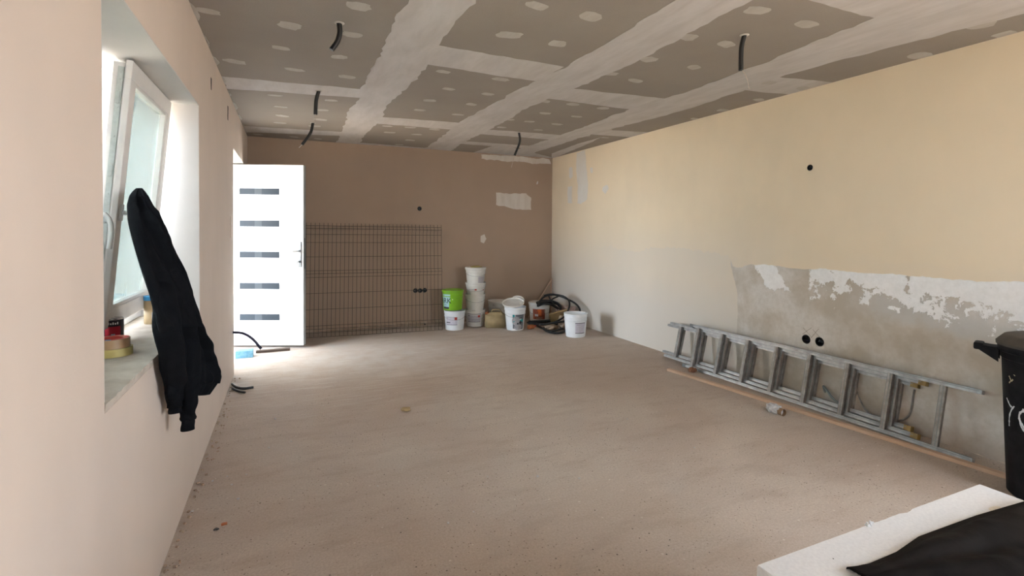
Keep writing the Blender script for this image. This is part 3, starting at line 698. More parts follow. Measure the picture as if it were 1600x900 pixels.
# the stack beside the fence: green bucket on a white one
bucket('bucket', 'white bucket with grey and red label under the lime green bucket', 2.085, 6.60, 0, .142, .122, .262, mt_white_pl2, False,
       [(-.95, .28, .30, .72, 0), (-.95, .28, .69, .72, 1), (-.95, .28, .29, .31, 1), (.0, .25, .55, .70, 2), (-.95, -.45, .40, .44, 1), (-.85, -.7, .58, .66, 3)],
       mats=[mt_lab_lilac, mt_dark, mt_red, mt_lab_grey], handle='left')
bucket('bucket', 'lime green bucket with teal label standing on a white bucket', 2.07, 6.64, .266, .142, .128, .262, mt_green_pl, True,
       [(-1.25, -.25, .48, .84, 0), (-1.15, -.38, .18, .48, 0), (-1.1, -.40, .08, .19, 1), (-.06, .02, .56, .60, 2)],
       [('ARK', .10, -.82, .50, 1), ('~~~', .03, -.75, .30, 1)], mats=[mt_tealpale, mt_dark, mt_whiteprint], handle=None)
# tower of four
tx, ty = 2.44, 6.745
for k, (z, h, hh_, lid, pr_, lab) in enumerate((
    (0, .235, .13, False, ([(-.85, .62, .30, .78, 0), (-.85, .62, .76, .79, 1), (-.85, .62, .29, .31, 1), (.30, .55, .58, .74, 2), (-.75, -.55, .66, .70, 1)]), 'bottom white bucket of the tower of four, with large grey label'),
    (.222, .235, .13, False, ([(-.5, -.1, .02, .05, 1)]), 'third white bucket from the top of the tower, without a label'),
    (.432, .185, .13, False, ([(-.85, .0, .46, .52, 0), (-.1, .12, .44, .55, 2), (.9, 1.05, .4, .5, 2)]), 'second white bucket from the top of the tower, small red print on its side'),
    (.585, .235, .135, True, ([(.15, .95, .12, .50, 0), (.65, 1.05, .04, .10, 1), (-.95, -.02, -.10, -.04, 0)]), 'top white bucket of the tower, closed by a lid with a yellow cloth on it'))):
    bucket('bucket', lab, tx+random.uniform(-.008, .008), ty, z, .143, .117, h, mt_white_pl, lid, [p for p in pr_ if p[2] >= 0], mats=[mt_lab_grey, mt_dark, mt_red], handle='left' if k in (1, 3) else 'down', turn=.15*(k % 2), group='tower of four white buckets')
bm_ = MB(); R_ = 10
for i in range(R_+1):
    for j in range(R_+1):
        u_, v_ = i/R_*2-1, j/R_*2-1; k = 1-.25*abs(u_*v_)
        bm_.v.append((tx+.09*u_*k, ty-.03+.06*v_*k, .585+.235+.0145+.016*max(0, 1-u_*u_)*max(0, 1-v_*v_)*(1+mnoise.noise(Vector((u_*3, v_*3, 1))))))
for i in range(R_):
    for j in range(R_): k = i*(R_+1)+j; bm_.f.append((k, k+1, k+R_+2, k+R_+1)); bm_.mi.append(0)
oc = bm_.build('cleaning_cloth', mt_tape_yel, smooth=True); md = oc.modifiers.new('s', 'SOLIDIFY'); md.thickness = .004; md.offset = 1
tag(oc, 'crumpled yellow cloth lying on the lid of the bucket tower', 'cloth')

# jerrycan
jc = tag(empty('jerrycan', (2.652, 6.515, 0), math.atan2(CAM.x-2.63, -(CAM.y-6.525))-.10), 'dusty tan plastic canister with orange cap between the bucket tower and the lidded bucket', 'canister')
bm = bmesh.new(); bmesh.ops.create_cube(bm, size=1)
for v in bm.verts: v.co = Vector((v.co.x*.280, v.co.y*.15, .095+v.co.z*.19))
bmesh.ops.bevel(bm, geom=bm.edges[:], offset=.014, segments=2, affect='EDGES')
me = bpy.data.meshes.new('body'); bm.to_mesh(me); bm.free(); me.materials.append(mt_tan_pl)
for p in me.polygons: p.use_smooth = True
o = bpy.data.objects.new('body', me); COL.objects.link(o); o.parent = jc
mb = MB(); mb.add([(-.12, -.07, .18), (.12, -.07, .18), (.12, .07, .18), (-.12, .07, .18), (-.07, -.045, .215), (.085, -.045, .215), (.085, .045, .215), (-.07, .045, .215)], [(0,1,5,4),(1,2,6,5),(2,3,7,6),(3,0,4,7),(4,5,6,7)])
mb.build('shoulder', mt_tan_pl, jc)
MB().tube(smooth_path([(-.05, 0, .21), (-.045, 0, .238), (0, 0, .247), (.06, 0, .243), (.08, 0, .21)], 6), .011, 8).build('carry_handle', mt_tan_pl, jc, smooth=True)
MB().lathe([(.024, 0), (.026, .004), (.026, .026), (.022, .030)], 16, cap=True, mat=Matrix.Translation((-.115, -.01, .183)) @ Matrix.Rotation(-.35, 4, 'Y')).build('screw_cap', mt_orange, jc, smooth=35)
# white tub behind the canister
bucket('bucket', 'white bucket with a short pen mark standing behind the tan canister', 2.83, 6.86, 0, .142, .12, .325, mt_white_pl, False, [(-.52, -.48, .80, .90, 0), (-.38, -.35, .80, .84, 0)], mats=[mt_dark], handle=None, inside=.8)
# the lidded bucket with stone label
bucket('bucket', 'white bucket with dark stone-pattern label and an upturned lid lying on top', 2.845, 6.275, 0, .146, .115, .315, mt_white_pl2, False,
       [(-.25, 1.05, .06, .74, 0), (-.25, -.02, .60, .74, 1), (-.02, .03, .56, .74, 3), (.55, .95, .38, .50, 1), (-.25, -.05, .28, .42, 1), (.42, .7, .49, .52, 3), (-.3, .2, .02, .10, 3)],
       mats=[mt_slate, mt_teal, mt_stone, mt_whiteprint], handle='left', inside=.85)
mb = MB()
rfb = lambda z: .115+.031*z/.315
def disc_print(a, z, ra, rz, mi, n=18):
    vs = [(math.sin(a)*(rfb(z)+.004), -math.cos(a)*(rfb(z)+.004), z)]
    for i in range(n): t = 2*math.pi*i/n; an = a+ra*math.cos(t); zz = z+rz*math.sin(t); r_ = rfb(zz)+.003; vs.append((math.sin(an)*r_, -math.cos(an)*r_, zz))
    mb.add(vs, [(0, 1+i, 1+(i+1) % n) for i in range(n)], mi)
disc_print(.10, .135, .42, .062, 0); disc_print(.35, .052, .45, .040, 0); disc_print(.30, .10, .10, .012, 1); disc_print(.6, .115, .16, .020, 1)
lb = [o for o in bpy.data.objects if o.get('label', '').startswith('white bucket with dark stone')][0]
mb.build('stone_picture', [mt_stone, mt_dark], lb, fixn=False)
ld = tag(empty('loose_cover', (2.80, 6.235, .343)), 'white lid lying rim up and askew on the stone-label bucket', 'lid')
ld.rotation_euler = (.27, -.06, -.42); ld.location.z = .362
MB().lathe([(.001, 0), (.130, 0), (.148, .004), (.150, .024), (.145, .024), (.143, .008), (.125, .006), (.001, .005)], 40).build('disc', mt_white_pl, ld, smooth=35)
l2 = tag(empty('loose_cover', (2.90, 6.33, .352)), 'second white lid, mostly hidden under the askew lid on the stone-label bucket', 'lid')
l2.rotation_euler = (.62, .1, -.55); l2.location = (2.915, 6.345, .372)
MB().lathe([(.001, 0), (.085, 0), (.095, .003), (.096, .020), (.092, .020), (.090, .006), (.001, .005)], 32).build('disc', mt_white_pl, l2, smooth=35)
# brown label bucket
bucket('bucket', 'white bucket with brown and orange label behind the black hoses', 3.475, 6.78, 0, .158, .138, .27, mt_white_pl, True,
       [(-.68, .62, .14, .70, 0), (-.10, .22, .34, .70, 1), (-.45, -.1, .30, .42, 2), (-.30, .35, .18, .24, 3), (.5, .6, .5, .68, 3)],
       [('XT', .06, -.02, .62, 1)], mats=[mt_brownlab, mt_orangelab, mt_whiteprint, mt_rubble], handle='low')
# front bucket
bucket('bucket', 'open white bucket with lilac label standing alone nearest the right wall', 3.385, 5.58, 0, .150, .124, .298, mt_white_pl2, False,
       [(-.02, 1.0, .20, .63, 0), (-.02, 1.0, .62, .645, 1), (-.02, 1.0, .19, .215, 1), (.08, .45, .54, .58, 2), (.08, .75, .46, .48, 2), (.08, .75, .38, .40, 2), (.08, .75, .30, .32, 2)],
       mats=[mt_lab_lilac, mt_dark, mt_lab_grey], handle=None, inside=.8)

# ---------------------------------------------------------------- hoses, rubble and sticks in the corner
def wpath(L, n=6): return smooth_path([on(x, y, 1, Y) for x, y, Y in L], n)
h1 = MB()
h1.tube(wpath([(826, 505, 6.15), (838, 506, 6.08), (853, 506, 6.0), (868, 503, 5.95), (882, 494, 5.98), (889, 482, 6.08), (889, 470, 6.2), (880, 463, 6.32), (866, 460.5, 6.42), (852, 463, 6.48), (843, 471, 6.48), (840, 479, 6.45)]), .013, 8)
h1.tube(wpath([(850, 462, 6.5), (862, 460, 6.44), (876, 463, 6.35), (890, 469, 6.22), (901, 476, 6.1), (906, 484, 5.98), (904, 494, 5.93), (892, 500, 5.9), (876, 503, 5.86), (860, 505, 5.84), (844, 507, 5.87)]), .014, 8)
h1.tube(wpath([(857, 462, 6.52), (861, 470, 6.47), (868, 478, 6.42), (876, 483, 6.42), (872, 474, 6.46), (862, 469, 6.5), (870, 464, 6.5), (878, 462, 6.42), (884, 465, 6.34)]), .011, 8)
h1.tube(wpath([(838, 474, 6.6), (848, 470.5, 6.56), (860, 471, 6.52), (870, 474, 6.5), (878, 481, 6.46)]), .022, 8)
h1.tube(wpath([(840, 478, 6.6), (850, 474, 6.56), (862, 476, 6.52), (872, 482, 6.5)]), .020, 8)
tag(h1.build('hose', mt_hose, smooth=True), 'tangled black rubber hose looping up over rubble in the back right corner', 'hose')
h2 = MB()
zf = lambda L, z=.016: smooth_path([on(x, y, 2, z) for x, y in L], 6)
h2.tube(zf([(824, 504), (836, 507), (848, 513), (856, 518), (868, 520.5), (880, 518.5), (888, 513), (890, 507), (884, 503)]), .014, 8)
h2.tube(zf([(884, 503), (870, 507), (854, 510), (849, 514), (856, 517.5), (868, 516.5), (880, 513)], .040), .012, 8)
tag(h2.build('hose', mt_hose, smooth=True), 'black hose coiled flat on the floor in front of the rubble', 'hose')
p0 = on(826, 503.5, 2, .05); p1 = on(872, 500, 2, .055)
tag(MB().tube(smooth_path([p0, p0.lerp(p1, .5)+Vector((0, -.03, 0)), p1], 6), [.022]*13, 8).build('pipe', mt_hose, smooth=True), 'thick black pipe lying across the hoses in front of the brown-label bucket', 'pipe')
def rock(name, c, s_, mat, label, cat, seed=0, rough=.35, rot=0, group=None):
    bm = bmesh.new(); bmesh.ops.create_icosphere(bm, subdivisions=3, radius=1)
    for v in bm.verts:
        d = v.co.normalized(); k = 1+rough*mnoise.noise(d*1.6+Vector((seed, 0, 0)))+rough*.4*mnoise.noise(d*4+Vector((seed, 3, 0)))
        q = Vector((math.copysign(abs(d.x)**.75, d.x), math.copysign(abs(d.y)**.75, d.y), math.copysign(abs(d.z)**.75, d.z)))*k
        v.co = Vector((q.x*s_[0], q.y*s_[1], q.z*s_[2]))
    zmin = min(v.co.z for v in bm.verts)
    for v in bm.verts: v.co.z -= zmin
    me = bpy.data.meshes.new(name); bm.to_mesh(me); bm.free(); me.materials.append(mat)
    o = bpy.data.objects.new(name, me); COL.objects.link(o); o.location = c; o.rotation_euler = (0, 0, rot)
    return tag(o, label, cat, group)
rock('paper_sack', (3.745, 6.44, 0), (.10, .19, .12), mt_sack, 'crumpled pinkish paper sack slumped against the right wall behind the hoses', 'sack', 2, .5)
rock('rubble_chunk', (3.50, 6.02, 0), (.11, .10, .085), mt_rubble, 'brown mortar lump under the hoses, beside the open white bucket', 'rubble', 5, .4)
rock('rubble_chunk', (3.27, 6.02, 0), (.085, .05, .035), mt_rubble, 'low mortar lump inside the flat coil of hose', 'rubble', 8, .4)
o = MB().box((-.13, -.015, 0), (.13, .015, .15), bev=.004).build('board_offcut', mt_ochre, loc=(3.50, 6.20, .155), rot=(.5, -.25, -.35))
o.location.z = .10
tag(o, 'ochre board offcut propped among the hoses above the rubble', 'offcut')
bt = tag(empty('plastic_bottle', (3.065, 6.21, .032), .3), 'small orange-brown plastic bottle lying beside the stone-label bucket', 'bottle')
MB().lathe([(.001, -.06), (.028, -.058), (.030, -.05), (.030, .03), (.012, .05), (.012, .062)], 20, mat=Matrix.Rotation(math.pi/2, 4, 'Y')).build('bottle_body', mt_orange, bt, smooth=40)
MB().lathe([(.014, .058), (.014, .078)], 14, cap=True, mat=Matrix.Rotation(math.pi/2, 4, 'Y')).build('bottle_cap', mt_red, bt, smooth=40)
tag(MB().tube([on(862, 436, 1, 7.05), on(825, 497, 1, 6.99)], .009, 8).build('wooden_stick', mt_wood), 'thin wooden stick leaning slantwise into the back right corner', 'stick')
tag(MB().box((XR-.022, YB-.022, .0), (XR-.006, YB-.006, .60)).build('wooden_lath', mt_wood), 'short upright lath standing in the back right corner', 'stick')

# ---------------------------------------------------------------- ladder on its side
ladder = tag(empty('ladder'), 'three-section aluminium extension ladder lying on its side against the right wall', 'ladder')
TH = math.atan2(.41, .10)           # lean of the ladder plane
upv = Vector((math.cos(TH), 0, math.sin(TH))); nv = Vector((-math.sin(TH), 0, math.cos(TH)))   # nv points to the room
def ladder_section(y_far, y_near, v0, v1, off, rungs, caps, mat_rail=mt_alu, x0=3.628):
    org = Vector((x0, 0, .004)) + nv*off
    def P_(y, v_, n_): return org + Vector((0, y, 0)) + upv*v_ + nv*n_
    def bar(mb, y0, y1, va, vb, na, nb):
        c = [P_(y, v_, n_) for y in (y0, y1) for v_, n_ in ((va, na), (vb, na), (vb, nb), (va, nb))]
        mb.add(c, [(0, 1, 2, 3), (7, 6, 5, 4), (0, 4, 5, 1), (1, 5, 6, 2), (2, 6, 7, 3), (3, 7, 4, 0)])
    mb = MB(); rw = .024; rd = .016
    for a in (v0, v1-rw):
        bar(mb, y_near, y_far, a, a+rw, -rd, rd)
        bar(mb, y_near+.01, y_far-.01, a-.0015, a+rw+.0015, -rd*.3, rd*.3)     # web rib
        bar(mb, y_near+.01, y_far-.01, a+.004, a+rw-.004, -rd-.002, rd+.002)
        for q in ((a+rw*.60, a+rw*.76, rd+.001, rd+.0032), (a+rw*.95, a+rw+.003, -rd*.35, rd*.35)):
            bar(mb, y_near+.012, y_far-.012, *q); mb.mi[-6:] = [1]*6  # dark strips painted in for shade in the rail grooves and gaps
    s_ = mb.build('ladder_section', [mat_rail, mt_gasket_gap_shade], ladder)
    proto = None
    for y in rungs:
        if proto is None:
            mb = MB(); bar(mb, -.014, .014, v0+rw, v1-rw, -.013, .013)
            bar(mb, -.0155, .0155, v0+rw, v1-rw, -.011, -.006); bar(mb, -.0155, .0155, v0+rw, v1-rw, .006, .011)
            bar(mb, .0145, .017, v0+rw, v1-rw, -.013, .013); mb.mi[-6:] = [1]*6; bar(mb, -.004, .000, v0+rw, v1-rw, .0125, .0140); mb.mi[-6:] = [1]*6  # dark edges painted in for the shaded gaps between nested rungs
            proto = mb.build('rung', [mt_alu_rung, mt_gasket_gap_shade], s_); proto.location = (0, y, 0)
        else: inst(proto, 'rung', s_, (0, y, 0))
    for y, kind in caps:
        for a in (v0, v1-rw):
            mb = MB(); bar(mb, y-.024, y+.018, a-.006, a+rw+.0035, -rd-.002, rd+.003)
            mb.build('end_cap', kind, s_)
    return s_
R1 = [3.795, 3.505, 3.22, 2.935, 2.648, 2.36, 2.075, 1.775]
ladder_section(3.90, 1.585, 0, .425, .0, R1, [(3.885, mt_black_cap)], x0=3.618)
R2 = [4.075, 3.795-.012, 3.505-.012, 3.22-.012, 2.935-.012, 2.648-.012, 2.36-.012, 2.075-.012]
ladder_section(4.215, 1.895, .032, .400, -.036, [y-.008 for y in R2], [(1.905, mt_yellow_cap)], x0=3.618)
ladder_section(4.285, 1.955, .064, .374, -.072, [y-.016 for y in R2], [(1.965, mt_yellow_cap)], x0=3.618)
ladder.matrix_world = Matrix.Translation((3.628, 4.2, 0)) @ Matrix.Rotation(.02, 4, 'Z') @ Matrix.Translation((-3.628, -4.2, 0))
# batten in front of the ladder
a, b = Vector((3.36, 3.84, 0)), Vector((3.606, 1.40, 0))
L = (b-a).length; an = math.atan2(b.y-a.y, b.x-a.x)
bt = MB().box((0, 0, 0), (L, .040, .022), bev=.002).build('wooden_batten', mt_wood, loc=(a.x, a.y, .0), rot=(0, 0, an))
tag(bt, 'long planed pine batten lying on the floor in front of the ladder', 'batten')
MB().box((-.002, .001, .001), (.006, .039, .021)).build('batten_end', mt_wood_end, bt)
c = on(1092, 590, 2, .01)
rock('brick_chip', (3.55, 3.70, 0), (.035, .03, .02), mt_wood_end, 'rusty brown chip of brick under the far end of the ladder', 'rubble', 4, .5)
# cable end coming out of the wall behind the ladder
tag(MB().tube(smooth_path([(XR, 2.60, .10), (3.79, 2.57, .16), (3.78, 2.50, .10), (3.79, 2.42, .05), (3.80, 2.30, .015), (3.79, 2.2, .012)], 8), .008, 8).build('cable_stub', mt_gasket_gap_shade, smooth=True), 'grey cable stub sticking out of the wall behind the ladder rungs', 'cable')
tag(MB().tube(smooth_path([(3.838, 2.42, .36), (3.835, 2.36, .20), (3.80, 2.27, .08), (3.79, 2.16, .04), (3.835, 2.02, .10), (3.838, 1.98, .30)], 8), .006, 8).build('hanging_cable', mt_alu_rung, smooth=True), 'grey cable loop hanging behind the ladder near its middle', 'cable')

# film wrapped cardboard tube
tb = tag(empty('cardboard_tube', (3.225, 2.66, .026)), 'short cardboard tube wrapped in crumpled clear film on the floor by the batten', 'tube')
a, b = on(1203, 636, 2, .026), on(1222, 644, 2, .026); d = (b-a).normalized(); tb.location = (a+b)/2; tb.rotation_euler = (0, 0, math.atan2(d.y, d.x))
MB().lathe([(.0235, -.02), (.026, -.02), (.026, .07), (.0235, .07), (.0235, -.02)], 22, mat=Matrix.Rotation(math.pi/2, 4, 'Y')).build('paper_tube', mt_card, tb, smooth=40)
bm = bmesh.new(); bmesh.ops.create_icosphere(bm, subdivisions=4, radius=1)
for v in bm.verts:
    d_ = v.co.copy(); k = 1+.30*mnoise.noise(d_*3)+.22*abs(mnoise.noise(d_*7))
    v.co = Vector((-.012+d_.x*.065*k, d_.y*.036*k*(1.15 if d_.x < 0 else .95), max(-.0255, d_.z*.036*k)))
me = bpy.data.meshes.new('film'); bm.to_mesh(me); bm.free(); me.materials.append(mt_film)
o = bpy.data.objects.new('film_wrap', me); COL.objects.link(o); o.parent = tb

# ---------------------------------------------------------------- black bin
BX, BY = 3.545, 1.185
bn = tag(empty('rubbish_bin', (BX, BY, 0), math.atan2(CAM.x-BX, -(CAM.y-BY))), 'large round black plastic bin with lid and paint splashes by the right wall', 'bin')
BH = .79; brb, brt = .188, .222
bf = lambda z: brb+(brt-brb)*z/BH
MB().lathe([(.001, 0), (brb-.012, 0), (brb, .012), (bf(.30), .30), (bf(.62), .62), (bf(.70), .70), (bf(.72)+.004, .705), (bf(.74)+.004, .735), (brt+.012, .742), (brt+.014, BH-.012), (brt+.010, BH), (brt-.006, BH), (brb-.006, .02), (.001, .02)], 56).build('bin_body', mt_binpl, bn, smooth=35)
MB().lathe([(brt+.019, BH-.018), (brt+.020, BH-.004), (brt+.010, BH+.008), (brt-.01, BH+.030), (brt-.03, BH+.036), (brt-.08, BH+.040), (.001, BH+.046), (.001, BH+.040), (brt-.01, BH+.001), (brt+.016, BH-.018), (brt+.019, BH-.018)], 56).build('bin_lid', mt_binlid, bn, smooth=35)
MB().tube(smooth_path([(-.06, 0, BH+.040), (-.055, 0, BH+.065), (0, 0, BH+.072), (.055, 0, BH+.065), (.06, 0, BH+.040)], 6), .011, 8).build('lid_handle', mt_binpl, bn, smooth=True)
for sgn in (-1, 1):
    mb = MB(); r0 = brt+.004
    for s2 in (-1, 1):
        mb.add([(sgn*r0, s2*.052, .672), (sgn*r0, s2*.052, .745), (sgn*(r0+.085), s2*.040, .752), (sgn*(r0+.085), s2*.040, .728), (sgn*r0, s2*.046, .672), (sgn*r0, s2*.046, .745), (sgn*(r0+.085), s2*.033, .752), (sgn*(r0+.085), s2*.033, .728)],
               [(0,1,2,3),(7,6,5,4),(0,4,5,1),(1,5,6,2),(2,6,7,3),(3,7,4,0)])
    mb.box((sgn*(r0+.060) if sgn > 0 else -(r0+.100), -.045, .722), (sgn*(r0+.100) if sgn > 0 else -(r0+.060), .045, .760), bev=.010)
    mb.box((sgn*r0 if sgn > 0 else -(r0+.07), -.045, .738), (sgn*(r0+.07) if sgn > 0 else -r0, .045, .748))
    mb.build('side_handle', mt_binpl, bn)
def splat(name, pts, wd, mat):
    """dried paint on the bin: raised ribbon along angle/height points"""
    P2 = smooth_path([(a, z, 0) for a, z in pts], 6); vs = []; fs = []
    for i, p in enumerate(P2):
        k = wd*(.5+.9*abs(mnoise.noise(Vector((i*.7, wd*90, pts[0][0]*5)))))
        q = P2[min(i+1, len(P2)-1)]-P2[max(i-1, 0)]; t = Vector((q.x*brt, q.y, 0)).normalized(); nn = Vector((-t.y, t.x, 0))
        for s2 in (-1, 0, 1):
            a = p.x+nn.x*k*s2/brt; z = p.y+nn.y*k*s2; r_ = bf(z)+(.0022 if s2 == 0 else .0004); vs.append((math.sin(a)*r_, -math.cos(a)*r_, z))
    for i in range(len(P2)-1):
        for j in (0, 1): k = i*3+j; fs.append((k, k+1, k+4, k+3))
    MB().add(vs, fs).build(name, mat, bn, smooth=True)
splat('paint_splash', [(-1.12, .50), (-1.0, .47), (-.93, .465)], .006, mt_splat)
splat('paint_splash', [(-1.05, .36), (-1.03, .41), (-.95, .45), (-.86, .475)], .006, mt_splat)
splat('paint_splash', [(-.62, .47), (-.72, .45), (-.74, .42), (-.66, .39), (-.60, .375)], .008, mt_splat)
splat('paint_splash', [(-.74, .43), (-.70, .385), (-.6, .36), (-.5, .35)], .006, mt_splat)
splat('paint_splash', [(-.66, .475), (-.5, .455), (-.4, .46)], .006, mt_splat)
splat('paint_splash', [(-1.0, .62), (-.93, .60), (-.88, .61)], .005, mt_splat_y)
splat('paint_splash', [(-1.0, .585), (-.94, .60)], .004, mt_splat_y)
splat('paint_splash', [(-.86, .635), (-.82, .63)], .003, mt_splat_y)
splat('paint_splash', [(-.9, .725), (-.885, .72)], .003, mt_splat)

# ---------------------------------------------------------------- polystyrene boards and black sheet, right foreground
EX0, EX1, EY0, EY1 = 1.047, 2.052, .375, .868; ET = .535
N = 70
def eps_board(z0, z1, label, group, chips):
    vs = []
    ring = []
    def edge_line(p, q, n): return [p.lerp(q, i/n) for i in range(n)]
    c = [Vector((EX0, EY0, 0)), Vector((EX1, EY0, 0)), Vector((EX1, EY1, 0)), Vector((EX0, EY1, 0))]
    for i in range(4): ring += edge_line(c[i], c[(i+1) % 4], 60 if i % 2 == 0 else 30)
    cen = Vector(((EX0+EX1)/2, (EY0+EY1)/2, 0)); out = []
    for k, p in enumerate(ring):
        n_ = mnoise.noise(p*7+Vector((0, 0, z0*9)))*.0015+mnoise.noise(p*50)*.001
        if chips and p.y > EY1-.01 and 1.50 < p.x < 1.68: n_ -= .008*max(0, mnoise.noise(p*28)+.25)
        out.append(p+(p-cen).normalized()*n_)
    m = len(out)
    lay = [(z0, 1), (z1-.004, 1), (z1, .996)]
    for z, k in lay: vs += [Vector((cen.x+(p.x-cen.x)*k, cen.y+(p.y-cen.y)*k, z)) for p in out]
    fs = [tuple(range(m)), tuple(range(2*m, 3*m))]
    for l in range(2): fs += [(l*m+i, l*m+(i+1) % m, (l+1)*m+(i+1) % m, (l+1)*m+i) for i in range(m)]
    mb = MB().add(vs, fs[:2]).add([], []) ; mb = MB(); mb.add(vs, fs)
    mb.mi = [0, 0]+[1]*(len(fs)-2)
    o = mb.build('polystyrene_board', [mt_eps, mt_eps])
    return tag(o, label, 'foam board', group)
eps_board(ET-.10, ET, 'top white polystyrene board of the foreground stack, half under the black sheet', None, True)
for k in range(4):
    z1 = ET-.1002-k*.1087; eps_board(z1-.1085, z1, ('second', 'third', 'fourth', 'lowest')[k]+' white polystyrene board of the foreground stack, counted from its top', 'lower polystyrene boards', False)
# little crumb on the edge
bd = [o for o in bpy.data.objects if o.get('label', '').startswith('top white poly')][0]
for i in range(14):
    q = Vector((1.475+random.gauss(0, .008), EY1-.003+random.gauss(0, .003), ET+random.uniform(0, .007))); s_ = random.uniform(.002, .004)
    bm = bmesh.new(); bmesh.ops.create_icosphere(bm, subdivisions=1, radius=s_); bmesh.ops.translate(bm, verts=bm.verts, vec=q); me = bpy.data.meshes.new('b'); bm.to_mesh(me); bm.free(); me.materials.append(mt_eps)
    o = bpy.data.objects.new('foam_bead', me); COL.objects.link(o); o.parent = bd
for (x, y, rx, ry, rot) in ((1460, 800-5, .02, .008, .2), (1555, 795, .028, .010, .1), (1490, 822, .018, .006, .3)):
    c = on(x, y, 2, ET)
    q = [c+Vector((rx*math.cos(t*.785), ry*math.sin(t*.785), 0)) for t in range(8)]
    if x == 1555: patch('yellow_stain', q, 2, 1, .0004, mt_eps_edge, bd, rag=.004, step=.01)
c = on(1302, 873, 2, ET); patch('dark_speck', [c+Vector((.002*math.cos(t), .002*math.sin(t), 0)) for t in (0, 1.5, 3, 4.5)], 2, 1, .0005, mt_dark, bd, rag=0)
# black sheet: outline on the board top, with folds; falls over the near side
ol = [on(x, y, 2, ET+.006) for x, y in ((1322, 887), (1358, 880), (1400, 862), (1435, 838), (1470, 825), (1525, 805), (1600, 783))]
sheet = MB(); NX, NY = 90, 36
x_a, x_b = ol[0].x, EX1+.12
def upper(x):
    pts = [(p.x, p.y) for p in ol]+[(EX1+.3, ol[-1].y-.02)]
    for (xa, ya), (xb, yb) in zip(pts, pts[1:]):
        if x <= xb: return ya+(yb-ya)*(x-xa)/(xb-xa)
    return pts[-1][1]
for i in range(NX+1):
    x = x_a+(x_b-x_a)*(i/NX); yu = upper(x); yl = max(EY0-.06, ol[0].y-.055-(x-x_a)*2.4)
    for j in range(NY+1):
        t = j/NY; y = yu+(yl-yu)*t
        z = ET+.004
        # long folds radiating from the pointed corner
        an = math.atan2(ol[0].y-.03-y, x-x_a+.04); rr = math.hypot(x-x_a, y-ol[0].y)
        z += min(.016, rr*.05)*(.5+.5*math.sin(an*26+mnoise.noise(Vector((x*5, y*5, 0)))*2.2))*.9
        z += .003*(1+mnoise.noise(Vector((x*22, y*22, 2))))
        if t < .03: z = ET+.003
        # droop past board edges
        dn = max(0, EY0-y); z -= dn*1.6
        dn = max(0, x-EX1); z -= dn*dn*4
        sheet.v.append((x, y, z))
for i in range(NX):
    for j in range(NY): k = i*(NY+1)+j; sheet.f.append((k, k+1, k+NY+2, k+NY+1)); sheet.mi.append(0)
so = sheet.build('membrane_sheet', mt_felt, smooth=True); md = so.modifiers.new('s', 'SOLIDIFY'); md.thickness = .0025; md.offset = 1
tag(so, 'black membrane sheet with folds lying across the white polystyrene board', 'sheet')

# ---------------------------------------------------------------- things on the window sill
SZ = W1Z0+.001
tp = tag(empty('tape_roll', (-.602, 2.335, SZ)), 'yellow masking tape roll lying flat on the sill under the brown one', 'tape')
TR = .060
MB().lathe([(.038, 0), (TR, 0), (TR, .030), (.038, .030), (.038, 0)], 44).build('tape_band', mt_tape_yel, tp, smooth=35)
MB().lathe([(.036, .0005), (.038, .0005), (.038, .0295), (.036, .0295), (.036, .0005)], 40).build('core', mt_card, tp, smooth=35)
tp = tag(empty('tape_roll', (-.607, 2.332, SZ+.0305)), 'brown packing tape roll lying flat on top of the yellow roll', 'tape')
MB().lathe([(.037, 0), (TR-.003, 0), (TR-.003, .034), (.037, .034), (.037, 0)], 44).build('tape_band', mt_tape_tan, tp, smooth=35)
g = MB().lathe([(.034, .0005), (.037, .0005), (.037, .0345), (.034, .0345), (.034, .0005)], 40); g.build('core', mt_red, tp, smooth=35)
MB().lathe([(.040, .0345), (.055, .0345)], 40).build('red_printed_ring', mt_red, tp)
cs = MB(); cs.box((-.006, -.053, .0346), (.010, -.040, .0352)); cs.build('blue_print_patch', mt_blueprint, tp)
cn = tag(empty('paint_tin', (-.672, 2.60, SZ), math.atan2(CAM.x+.672, -(CAM.y-2.60))), 'small red and black tin with a metal rim standing behind the tape rolls', 'tin')
MB().lathe([(.001, 0), (.037, 0), (.0385, .003), (.0375, .006), (.0375, .096), (.0385, .099), (.0375, .102), (.034, .102), (.033, .097), (.001, .097)], 36).build('tin_body', mt_tin, cn, smooth=35)
mb = MB(); cf = lambda z: .0378
for i in range(2): pass
cyl_patch(mb, Matrix(), cf, -math.pi, math.pi, .006, .096, 0, 40, .0003)
cyl_patch(mb, Matrix(), cf, -.72, .72, .012, .070, 1, 12, .0007); cyl_patch(mb, Matrix(), cf, -.15, .20, .012, .040, 2, 6, .0010)
for k in range(6): cyl_patch(mb, Matrix(), cf, -.62+k*.2, -.50+k*.2, .078, .085+.003*(k % 2), 3, 2, .0010)
mb.build('printed_wrap', [mt_canblack, mt_canred, mt_stone, mt_whiteprint], cn, fixn=False)
MB().box((-.012, -.008, .097), (.012, .008, .103), bev=.002).build('pull_tab', mt_tin, cn)
jr = tag(empty('glue_jar', (-.628, 3.045, SZ), math.atan2(CAM.x+.628, -(CAM.y-3.045))), 'tan jar with a blue lid standing on the sill beside the hoodie', 'jar')
MB().lathe([(.001, 0), (.030, 0), (.032, .004), (.032, .118), (.028, .124), (.001, .124)], 30).build('jar_body', mt_jar, jr, smooth=35)
MB().lathe([(.033, .118), (.034, .120), (.034, .138), (.031, .141), (.001, .141)], 30).build('jar_lid', mt_bluelid, jr, smooth=35)
